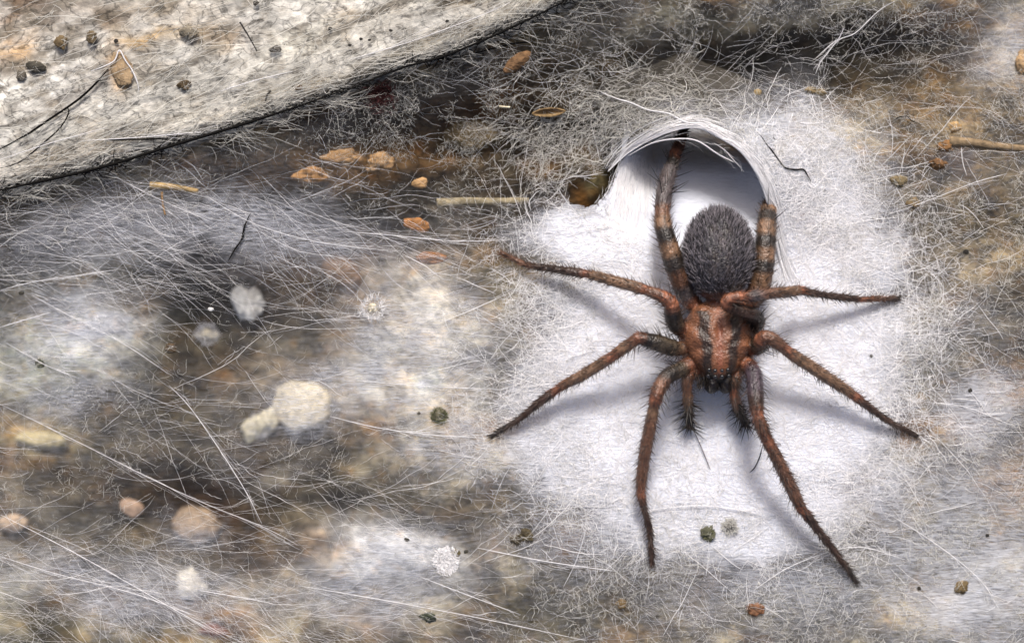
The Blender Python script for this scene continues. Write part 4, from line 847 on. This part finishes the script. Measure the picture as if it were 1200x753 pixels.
CRUMBS = [ # px, py, rx, ry, rot, colour, where, seed-roughness, name, category, label
 (216, 99, 8, 7, 0, (84, 66, 40), 'ledge', .5, 'soil_crumb', 'crumb', 'round dark brown crumb in the middle of the pale ledge'),
 (42, 78, 12, 8, 10, (70, 66, 56), 'ledge', .3, 'stone_chip', 'stone', 'dark grey oval chip on the far left of the pale ledge'),
 (25, 88, 6, 8, 0, (110, 102, 90), 'ledge', .3, 'stone_chip', 'stone', 'small grey chip just left of the larger dark oval chip on the ledge'),
 (72, 50, 8, 9, 0, (112, 92, 60), 'ledge', .4, 'soil_crumb', 'crumb', 'brown crumb among stains near the upper left corner of the ledge'),
 (107, 44, 7, 8, 0, (104, 88, 62), 'ledge', .5, 'soil_crumb', 'crumb', 'ringed brown crumb above the tan flake on the ledge'),
 (323, 58, 8, 5, -15, (96, 92, 86), 'ledge', .4, 'stone_chip', 'stone', 'slate grey chip right of the black bristle on the ledge'),
 (222, 38, 11, 8, 0, (140, 130, 112), 'ledge', .4, 'stone_chip', 'stone', 'dull grey beige chip above the round dark crumb on the ledge'),
 (136, 48, 3, 3, 0, (50, 46, 44), 'ledge', .3, 'dark_grain', 'grain', 'tiny dark grain at the top of the tan flake'),
 (300, 4, 4, 4, 0, (60, 54, 48), 'ledge', .3, 'dark_grain', 'grain', 'dark grain at the top edge of the photo above the black bristle'),
 (350, 103, 5, 4, 0, (110, 86, 60), 'ledge', .4, 'soil_crumb', 'crumb', 'small rusty crumb on the ledge near its lower edge'),
 (387, 34, 3, 2.4, 0, (30, 28, 26), 'ledge', .3, 'dark_grain', 'grain', 'lone black grain on the right half of the ledge'),
 (200, 408, 7, 6, 0, (84, 66, 46), 'silk', .5, 'soil_crumb', 'crumb', 'brown crumb in the silk below the darkest left hollow'),
 (47, 426, 6, 5, 20, (66, 72, 56), 'silk', .5, 'soil_crumb', 'crumb', 'olive crumb over the large pale blurred stone at left'),
 (25, 343, 4, 3, 0, (60, 58, 50), 'silk', .4, 'dark_grain', 'grain', 'dark grain in the silk near the left edge of the photo'),
 (515, 487, 9, 9, 0, (108, 104, 84), 'silk', .6, 'mould_tuft', 'mould', 'round olive grey fuzzy spot left of the spider\'s outstretched leg tip'),
 (491, 484, 2.5, 2, 0, (80, 76, 70), 'silk', .3, 'dark_grain', 'grain', 'tiny grain left of the round fuzzy spot'),
 (477, 632, 3.5, 3, 30, (60, 58, 50), 'silk', .5, 'dark_grain', 'grain', 'dark grain on the bluish pale patch above the white mould disc'),
 (534, 647, 6, 5, 0, (96, 86, 52), 'silk', .4, 'soil_crumb', 'crumb', 'olive brown crumb at the upper right of the white mould disc'),
 (546, 646, 3.5, 2.4, -30, (56, 54, 44), 'silk', .4, 'dark_grain', 'grain', 'small dark grain beside the olive crumb on the mould disc'),
 (502, 723, 8, 6, 30, (60, 68, 52), 'silk', .7, 'soil_crumb', 'crumb', 'dark green crumb near the bottom below the white mould disc'),
 (605, 632, 7, 6, 0, (70, 60, 42), 'silk', .7, 'soil_crumb', 'crumb', 'left half of the brown clod below the spider\'s left legs'),
 (617, 627, 8, 8, 40, (82, 72, 48), 'silk', .7, 'soil_crumb', 'crumb', 'larger right half of the brown clod below the spider\'s left legs'),
 (830, 625, 8, 9, 0, (92, 94, 74), 'silk', .9, 'moss_crumb', 'moss', 'green moss crumb straight below the spider\'s head'),
 (855, 617, 7, 7, 0, (130, 128, 124), 'silk', .7, 'mould_tuft', 'mould', 'grey fluff right of the green moss crumb'),
 (885, 713, 11, 8, 0, (134, 88, 58), 'silk', .7, 'soil_crumb', 'crumb', 'rust coloured crumb near the bottom between the two front leg tips'),
 (728, 707, 7, 6, 0, (122, 98, 62), 'silk', .5, 'soil_crumb', 'crumb', 'yellow brown crumb near the bottom below the left front leg tip'),
 (1127, 687, 9.5, 8, -30, (116, 96, 60), 'silk', .45, 'seed', 'seed', 'brown seed with silk across it in the lower right corner area'),
 (1077, 689, 2.6, 3, 0, (44, 40, 34), 'silk', .3, 'dark_grain', 'grain', 'dark grain left of the brown seed in the lower right'),
 (1157, 627, 2.6, 2.2, 0, (30, 28, 26), 'silk', .3, 'dark_grain', 'grain', 'black grain above the brown seed in the lower right'),
 (1021, 417, 2.6, 2.4, 0, (60, 60, 56), 'silk', .3, 'dark_grain', 'grain', 'grey grain on the white silk above the right second leg tip'),
 (1137, 457, 3, 3, 0, (40, 38, 32), 'silk', .4, 'dark_grain', 'grain', 'dark grain near the right edge level with the spider\'s head'),
 (1132, 295, 4, 3.4, 0, (32, 28, 24), 'silk', .4, 'dark_grain', 'grain', 'black grain in the brown area right of the spider\'s abdomen'),
 (905, 162, 3.5, 4, -40, (34, 32, 32), 'silk', .6, 'dark_grain', 'grain', 'black chip at the upper end of the dark wavy filament'),
 (888, 108, 5, 4, 0, (188, 160, 106), 'silk', .3, 'sand_grain', 'grain', 'pale tan grain above the white lip of the funnel'),
 (950, 106, 8, 4, 0, (160, 138, 98), 'silk', .5, 'sand_grain', 'grain', 'left half of the tan grain cluster under the dark hollow'),
 (962, 108, 8, 4, 10, (150, 130, 92), 'silk', .5, 'sand_grain', 'grain', 'right half of the tan grain cluster under the dark hollow'),
 (1054, 212, 10, 8, 0, (128, 112, 80), 'silk', .6, 'soil_crumb', 'crumb', 'curled olive brown crumb between funnel and pale root'),
 (1070, 238, 8, 8, 0, (134, 112, 76), 'silk', .7, 'soil_crumb', 'crumb', 'tan crumb just below the curled olive crumb'),
 (1119, 149, 8, 7, 0, (196, 158, 104), 'silk', .4, 'sand_grain', 'grain', 'bright tan grain above the thick end of the pale root'),
 (1108, 172, 9, 7, 0, (140, 96, 50), 'silk', .7, 'soil_crumb', 'crumb', 'rusty crumb at the thick end of the pale root'),
 (1100, 192, 10, 6, 10, (124, 84, 46), 'silk', .7, 'soil_crumb', 'crumb', 'rusty crumb below the thick end of the pale root'),
 (1197, 75, 8, 14, 0, (196, 160, 116), 'silk', .5, 'sand_grain', 'stone', 'tan chip cut by the right edge of the photo'),
 (437, 361, 6, 6, 0, (206, 196, 172), 'silk', .6, 'crystal_crumb', 'crumb', 'pale crumb hung with filaments in the centre left'),
 (290, 352, 17, 18, 0, (222, 220, 212), 'mid', .5, 'crystal_lump', 'stone', 'white crystal lump with rusty rim beside the black hollow'),
 (355, 475, 30, 27, 20, (206, 194, 166), 'mid', .2, 'pebble', 'pebble', 'round cream pebble in the centre left, out of focus'),
 (228, 615, 27, 19, 12, (180, 154, 124), 'mid', .22, 'pebble', 'pebble', 'oval tan pebble on the dark brown patch at lower left'),
 (155, 594, 14, 9, 20, (188, 160, 136), 'mid', .25, 'pebble', 'pebble', 'small pinkish tan pebble left of the oval tan pebble'),
 (50, 515, 30, 9, 4, (186, 172, 132), 'mid', .2, 'pebble', 'pebble', 'long cream pebble near the left edge under the silk'),
 (15, 612, 16, 10, 0, (176, 154, 130), 'mid', .2, 'pebble', 'pebble', 'dull beige pebble at the left edge, lower half'),
 (305, 498, 20, 12, -40, (200, 192, 166), 'mid', .6, 'crystal_lump', 'stone', 'pale ragged fragment below and left of the cream pebble'),
 (243, 392, 11, 7, 0, (206, 198, 178), 'mid', .6, 'crystal_crumb', 'crumb', 'pale crumb at the lower rim of the black hollow'),
 (247, 362, 4, 2.5, 0, (226, 224, 220), 'silk', .4, 'crystal_crumb', 'crumb', 'tiny white crumb inside the black hollow'),
 (265, 723, 14, 9, 10, (128, 92, 44), 'mid', .3, 'soil_crumb', 'crumb', 'amber brown lump at the bottom left'),
 (252, 738, 16, 8, 0, (128, 76, 58), 'mid', .5, 'soil_crumb', 'crumb', 'reddish lump under the amber lump at the bottom edge'),
 (225, 685, 12, 16, -25, (196, 190, 176), 'mid', .6, 'crystal_lump', 'stone', 'whitish fragment above the amber lump at lower left'),
 (489, 263, 17, 9, 10, (190, 124, 58), 'low', .3, 'pebble', 'pebble', 'orange pebble under the silk below the pale straw'),
 (505, 302, 20, 8, 0, (172, 112, 56), 'low', .3, 'pebble', 'pebble', 'flat orange brown pebble below the other orange pebble'),
 (402, 186, 24, 12, 0, (176, 134, 84), 'low', .5, 'lichen_patch', 'lichen', 'large orange tan lichen lump above the centre left'),
 (445, 192, 18, 13, 0, (192, 150, 100), 'low', .5, 'lichen_patch', 'lichen', 'orange tan lichen lump right of the largest lichen lump'),
 (365, 205, 20, 10, 0, (178, 128, 70), 'low', .5, 'lichen_patch', 'lichen', 'flat orange lichen lump at the left end of the lichen row'),
 (492, 215, 10, 7, 0, (206, 160, 104), 'low', .4, 'lichen_patch', 'lichen', 'small tan lichen lump left of the pale straw'),
 (552, 160, 28, 16, 0, (124, 106, 74), 'mid', .3, 'stone_chip', 'stone', 'squarish khaki stone under silk below the two husks'),
 (400, 318, 22, 14, 30, (178, 140, 104), 'mid', .4, 'pebble', 'pebble', 'peach coloured pebble under silk in the centre left'),
]
for i, (x, y, rx, ry, rot, c, where, rgh, nm, cat, lab) in enumerate(CRUMBS):
    small = max(rx, ry) < 5
    rz = (rx+ry)/2*.6
    if where == 'low': z = zsilk(x, y)-.16
    if where == 'mid':
        z = -1.0
        for _ in range(6):
            q = W(x, y, z); z = float(ground_height(np.array([q.x]), np.array([q.y]))[0])+rz/100*.5
    else: z = z if where == 'low' else zat(x, y, where)+rz/100*(.12 if where == 'silk' else .25)
    p = W(x, y, z); k = (CAM_H-z)/CAM_H/100
    k *= .88 if where != 'mid' else 1.05
    me = lump_mesh(nm, rx*k, ry*k, rz*k, i+1, rgh, 2 if small else 4, 2.0)
    o = link(nm, me, litter_mat(c, .75), None, p, label=lab, category=cat); o.rotation_euler = (0, 0, R(-rot))

over = []
for x, y, rx, ry, rot, c, where, *_ in CRUMBS:
    if where in ('mid', 'low') or max(rx, ry) < 5: continue
    for q in range(int(2+rx*.45)):
        a0 = rng.uniform(0, math.pi); ll = rng.uniform(.8, 1.8)*max(rx, ry); cx_, cy_2 = x+rng.normal(0, rx*.5), y+rng.normal(0, ry*.5)
        t_ = np.linspace(-1, 1, 7); xx = cx_+np.cos(a0)*ll*t_+rng.normal(0, .6, 7); yy = cy_2+np.sin(a0)*ll*t_+rng.normal(0, .6, 7)
        hh = zat(x, y, where)+.01+(rx+ry)/200*.55*np.clip(1-((xx-x)/rx)**2-((yy-y)/ry)**2, 0, 1)**.5
        over.append(np.stack([(xx-600)/100*(CAM_H-hh)/CAM_H, (376.5-yy)/100*(CAM_H-hh)/CAM_H, hh], 1))
over = np.array(over)
build_fibres('litter_strands', [ribbons(over, rng.uniform(.002, .0045, len(over)), rng.uniform(.8, 1.05, len(over)))], M_fib_warm)
# fuzzy coats: mould and filaments on some pieces
def fuzz(parent, name, r, n_, length, width, m, flat=.5, droop=0):
    u = rng.normal(0, 1, (n_, 3)); u[:, 2] = np.abs(u[:, 2])*flat; u /= np.linalg.norm(u, axis=1, keepdims=True)
    k_ = 4; P = np.zeros((n_, k_, 3)); P[:, 0] = u*r*.85; d_ = u.copy()
    ll = rng.uniform(.4, 1, n_)*length
    for j in range(1, k_):
        d_ = d_+rng.normal(0, .45, d_.shape); d_ /= np.linalg.norm(d_, axis=1, keepdims=True); P[:, j] = P[:, j-1]+d_*(ll/(k_-1))[:, None]
    V, F, S = ribbons(P, rng.uniform(width*.6, width*1.3, n_), rng.uniform(.75, 1.05, n_))
    return link(name, new_mesh_np(name, V, F, False, None, {'shade': S}), m, parent, kind='stuff')
M_moss_f = fibre_mat('green_filament', tuple(srgb((110, 112, 84)))); M_mar = fibre_mat('maroon_filament', tuple(srgb((66, 42, 42))), .1); M_dkf = fibre_mat('black_filament', tuple(srgb((26, 25, 24))), 0)
for o in list(col.objects):
    lb = o.get('label', '')
    if o.name.startswith('mould_tuft'): fuzz(o, 'mould_hair', .08, 260, .07, .006, M_moss_f if 'olive' in lb else M_fib_warm)
    if o.name.startswith('moss_crumb'): fuzz(o, 'moss_hair', .07, 120, .05, .007, M_moss_f)
    if o.name.startswith(('crystal_lump', 'crystal_crumb')) and o.data.vertices and 'tiny' not in lb: fuzz(o, 'mould_hair', .12, 200, .12, .007, M_fib)
# white mould disc
md = empty('mould_disc', W(523, 656, zsilk(523, 656)+.01), label='round white speckled mould disc below centre, left of the spider', category='mould')
n_ = 700; a_ = rng.uniform(0, 2*math.pi, n_); r_ = .155*np.sqrt(rng.uniform(0, 1, n_)); P = np.zeros((n_, 4, 3)); P[:, 0] = np.stack([r_*np.cos(a_), r_*np.sin(a_), rng.uniform(0, .03, n_)], 1)
th = rng.uniform(0, 2*math.pi, n_)
for j in range(1, 4):
    th = th+rng.normal(0, .9, n_); P[:, j] = P[:, j-1]+np.stack([np.cos(th), np.sin(th), rng.normal(0, .3, n_)], 1)*.014
V, F, S = ribbons(P, rng.uniform(.006, .011, n_), rng.uniform(.85, 1.1, n_))
link('mould_hair', new_mesh_np('mould_hair', V, F, False, None, {'shade': S}), M_fib, md, kind='stuff')

# husks, straws, root, flake
def boat_mesh(name, L, Wd, H, seed, open_=True):
    nu, nv = 22, 12; V = []; F = []
    r_ = random.Random(seed)
    for i in range(nu+1):
        f = i/nu; wv_ = math.sin(math.pi*min(1, max(0, f)))**.6; jit = r_.uniform(-.06, .06)
        for j in range(nv+1):
            a = math.pi*(j/nv)+(0 if open_ else 0); rr = 1+r_.uniform(-.05, .05)
            V.append(((f-.5)*L+r_.uniform(-.01, .01)*L, math.cos(a)*Wd*(wv_+jit)*rr, (-math.sin(a) if open_ else math.sin(a))*H*wv_*rr+(H if open_ else 0)))
    for i in range(nu):
        for j in range(nv): F.append((i*(nv+1)+j, (i+1)*(nv+1)+j, (i+1)*(nv+1)+j+1, i*(nv+1)+j+1))
    me = bpy.data.meshes.new(name); me.from_pydata(V, [], F); me.update()
    b_ = bmesh.new(); b_.from_mesh(me); bmesh.ops.solidify(b_, geom=b_.faces[:], thickness=.012); b_.to_mesh(me); b_.free()
    return me
o = link('husk', boat_mesh('husk', .40, .055, .07, 5), litter_mat((170, 138, 92)), None, W(643, 131, zsilk(643, 131)+.02), label='hollow straw coloured husk lying above the left end of the funnel', category='husk'); o.rotation_euler = (R(12), 0, R(4))
o = link('husk', boat_mesh('husk', .38, .07, .08, 9, False), litter_mat((136, 98, 62)), None, W(606, 73, zsilk(606, 73)+.02), label='ragged orange brown husk fragment just below the ledge crack', category='husk'); o.rotation_euler = (0, R(6), R(38))
def stalk(nm, pts, rad, c, lab, cat, where='silk', dz=.03, ridges=7):
    if where == 'mid':
        q = W(*pts[0], -1.2); zm = float(ground_height(np.array([q.x]), np.array([q.y]))[0])+rad; P = [W(x, y, zm) for x, y in pts]
    else: P = [W(x, y, zat(x, y, where))+Vector((0, 0, dz)) for x, y in pts]
    V, F, T = tube(P, rad, sides=ridges*2, taper=lambda f: 1-.35*f)
    c0 = P[0]; n_s = ridges*2; V2 = []
    cen = smooth_poly([tuple(p) for p in P], 6)
    for i, v in enumerate(V):
        if i < len(cen)*n_s and i % 2: v = Vector(cen[i//n_s])+(v-Vector(cen[i//n_s]))*random.uniform(.74, .92)
        V2.append(tuple(v-c0))
    me = bpy.data.meshes.new(nm); me.from_pydata(V2, [], F+T); me.update()
    for p in me.polygons: p.use_smooth = True
    return link(nm, me, litter_mat(c), None, c0, label=lab, category=cat)
stalk('straw', [(512, 238), (545, 236), (580, 236), (620, 235)], .06, (168, 154, 120), 'thick pale straw lying level above the spider\'s stretched left leg', 'straw', 'low', .0)
stalk('straw', [(176, 217), (195, 218), (215, 221), (232, 224)], .045, (190, 160, 108), 'short tan straw just under the ledge crack at left', 'straw', 'silk', .0)
stalk('root', [(1112, 166), (1135, 167), (1165, 171), (1215, 176)], .065, (150, 126, 94), 'pale split root reaching in from the right edge', 'root', 'silk', .0)
stalk('straw', [(585, 125), (592, 126), (598, 126)], .014, (196, 186, 160), 'tiny pale straw bit left of the hollow husk', 'straw', 'silk', .04, 4)
stalk('twig', [(282, 27), (289, 38), (296, 50), (302, 61)], .011, (34, 32, 32), 'straight black bristle lying on the pale ledge', 'bristle', 'ledge', .05, 3)
stalk('twig', [(318, 107), (314, 112), (312, 119)], .014, (50, 46, 42), 'short black twig near the lower edge of the ledge', 'twig', 'ledge', .05, 3)
stalk('straw', [(190, 225), (191, 238), (194, 252)], .016, (150, 116, 76), 'thin rusty stem hanging below the short tan straw', 'straw', 'silk', .02, 4)
fl = lump_mesh('flake', .10, .22, .03, 77, .5, 4, 1.6); o = link('flake', fl, litter_mat((176, 148, 112)), None, W(143, 84, .135), label='tan wedge shaped flake with a white rim on the ledge', category='flake'); o.rotation_euler = (0, 0, R(14))
rimp = [Vector((-.36, .0, .03)), Vector((-.22, .05, .03)), Vector((-.08, .12, .04)), Vector((-.02, .24, .05)), Vector((.05, .12, .04)), Vector((.12, .02, .03)), Vector((.18, -.12, .02)), Vector((.20, -.24, .01))]
rimp = [Matrix.Rotation(R(-14), 3, 'Z') @ p for p in rimp]
link('flake_rim', tube_mesh('flake_rim', rimp, .008, 1.0, sides=6), M_fib, o)
def filament(pts, rad, lab, where='silk', dz=.035, nm='black_filament', cat='filament', m=None):
    P = [W(x, y, zat(x, y, where))+Vector((0, 0, dz)) for x, y in pts]
    c0 = P[0].copy(); P = [p-c0 for p in P]
    return link(nm, tube_mesh(nm, P, rad, 1, sides=5), m or M_dkf, None, c0, label=lab, category=cat)
filament([(886, 155), (892, 161), (898, 170), (905, 178), (912, 188), (920, 197), (932, 199), (941, 199), (946, 206), (950, 213)], .010, 'wavy dark filament on the lilac silk right of the funnel mouth')
filament([(294, 250), (287, 266), (284, 280), (276, 292), (268, 306)], .011, 'forked dark filament standing out above the black hollow at left')
filament([(813, 505), (820, 520), (827, 537), (832, 550)], .0045, 'fine pale brown hair trailing from the left palp', m=M_mar)
filament([(893, 522), (890, 534), (884, 547), (878, 553)], .007, 'short dark bristle lying between the right palp and front leg')
filament([(125, 165), (150, 164), (190, 163), (225, 158)], .010, 'dark hair lying level just above the ledge crack', 'ledge', .06)
filament([(0, 176), (30, 160), (60, 140), (92, 118), (112, 100), (128, 82)], .014, 'long dark filament rising from the left edge to the tan flake', 'ledge', .05)
filament([(0, 198), (25, 190), (50, 170), (72, 150), (82, 132), (78, 126)], .009, 'looping dark filament below the long one on the ledge', 'ledge', .05)
filament([(-20, 228), (30, 217), (67, 209), (110, 199), (143, 190), (200, 172), (267, 152), (333, 131), (400, 108)], .019, 'thick dark strand standing in for the shaded crack along the left half of the ledge edge', 'ledge', .06)  # dark tubes drawn in for the shaded crack under the ledge
filament([(395, 112), (467, 82), (517, 68), (567, 48), (617, 25), (673, -3)], .014, 'thick dark strand standing in for the shaded crack along the right half of the ledge edge', 'ledge', .06)
filament([(517, 72), (560, 62), (600, 52), (625, 50)], .010, 'dark side strand branching off under the ledge edge by the orange husk')
filament([(1045, 143), (1052, 138), (1062, 137), (1068, 142), (1080, 147)], .006, 'small dark curved hair left of the tan grain by the root')
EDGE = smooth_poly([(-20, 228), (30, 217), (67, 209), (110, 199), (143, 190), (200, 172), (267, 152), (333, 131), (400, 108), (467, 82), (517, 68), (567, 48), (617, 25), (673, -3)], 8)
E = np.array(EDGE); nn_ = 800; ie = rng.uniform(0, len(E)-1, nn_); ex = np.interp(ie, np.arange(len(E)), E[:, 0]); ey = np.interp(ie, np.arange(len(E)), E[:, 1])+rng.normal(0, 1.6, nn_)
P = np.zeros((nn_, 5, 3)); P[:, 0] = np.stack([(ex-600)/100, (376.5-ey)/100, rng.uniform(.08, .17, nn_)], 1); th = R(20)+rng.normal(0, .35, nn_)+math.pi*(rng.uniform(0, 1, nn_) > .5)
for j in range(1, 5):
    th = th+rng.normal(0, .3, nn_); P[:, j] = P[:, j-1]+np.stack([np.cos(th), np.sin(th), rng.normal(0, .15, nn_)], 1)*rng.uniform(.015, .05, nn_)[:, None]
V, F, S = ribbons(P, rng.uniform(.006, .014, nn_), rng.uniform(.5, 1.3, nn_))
ef = link('crack_shade_fringe', new_mesh_np('crack_shade_fringe', V, F, False, None, {'shade': S}), M_dkf, kind='stuff', label='black ragged fibres added to darken the shaded crack along the lower edge of the pale ledge', category='fibres')  # black fibres added to thicken the crack's dark line
mt_ = empty('moss_tuft', W(445, 112, zsilk(445, 112)), label='dark maroon moss tuft right below the ledge crack', category='moss')
n_ = 260; P = np.zeros((n_, 5, 3)); P[:, 0, 0] = rng.normal(0, .08, n_); P[:, 0, 1] = rng.normal(0, .09, n_); P[:, 0, 2] = rng.uniform(0, .04, n_); d_ = rng.normal(0, 1, (n_, 3))*np.array([1, 1, .3])
for j in range(1, 5):
    d_ = d_/np.linalg.norm(d_, axis=1, keepdims=True)+rng.normal(0, .3, d_.shape); P[:, j] = P[:, j-1]+d_*.022
V, F, S = ribbons(P, rng.uniform(.008, .016, n_), rng.uniform(.4, 1.1, n_))
link('moss_hair', new_mesh_np('moss_hair', V, F, False, None, {'shade': S}), M_mar, mt_, kind='stuff')
for x, y, lb in ((433, 47, 'middle of the scattered black specks on the right part of the ledge'), (423, 46, 'second from left of the scattered black specks on the ledge'), (410, 53, 'lowest and leftmost of the scattered black specks on the ledge'), (458, 36, 'speck right of the tight cluster of black specks on the ledge'), (524, 25, 'rightmost black speck on the ledge, set apart from the others')):
    link('dark_grain', lump_mesh('dark_grain', .022, .016, .012, x, .4, 2), litter_mat((40, 38, 36)), None, W(x, y, .18), label=lb, category='grain', group='black specks scattered on the ledge')
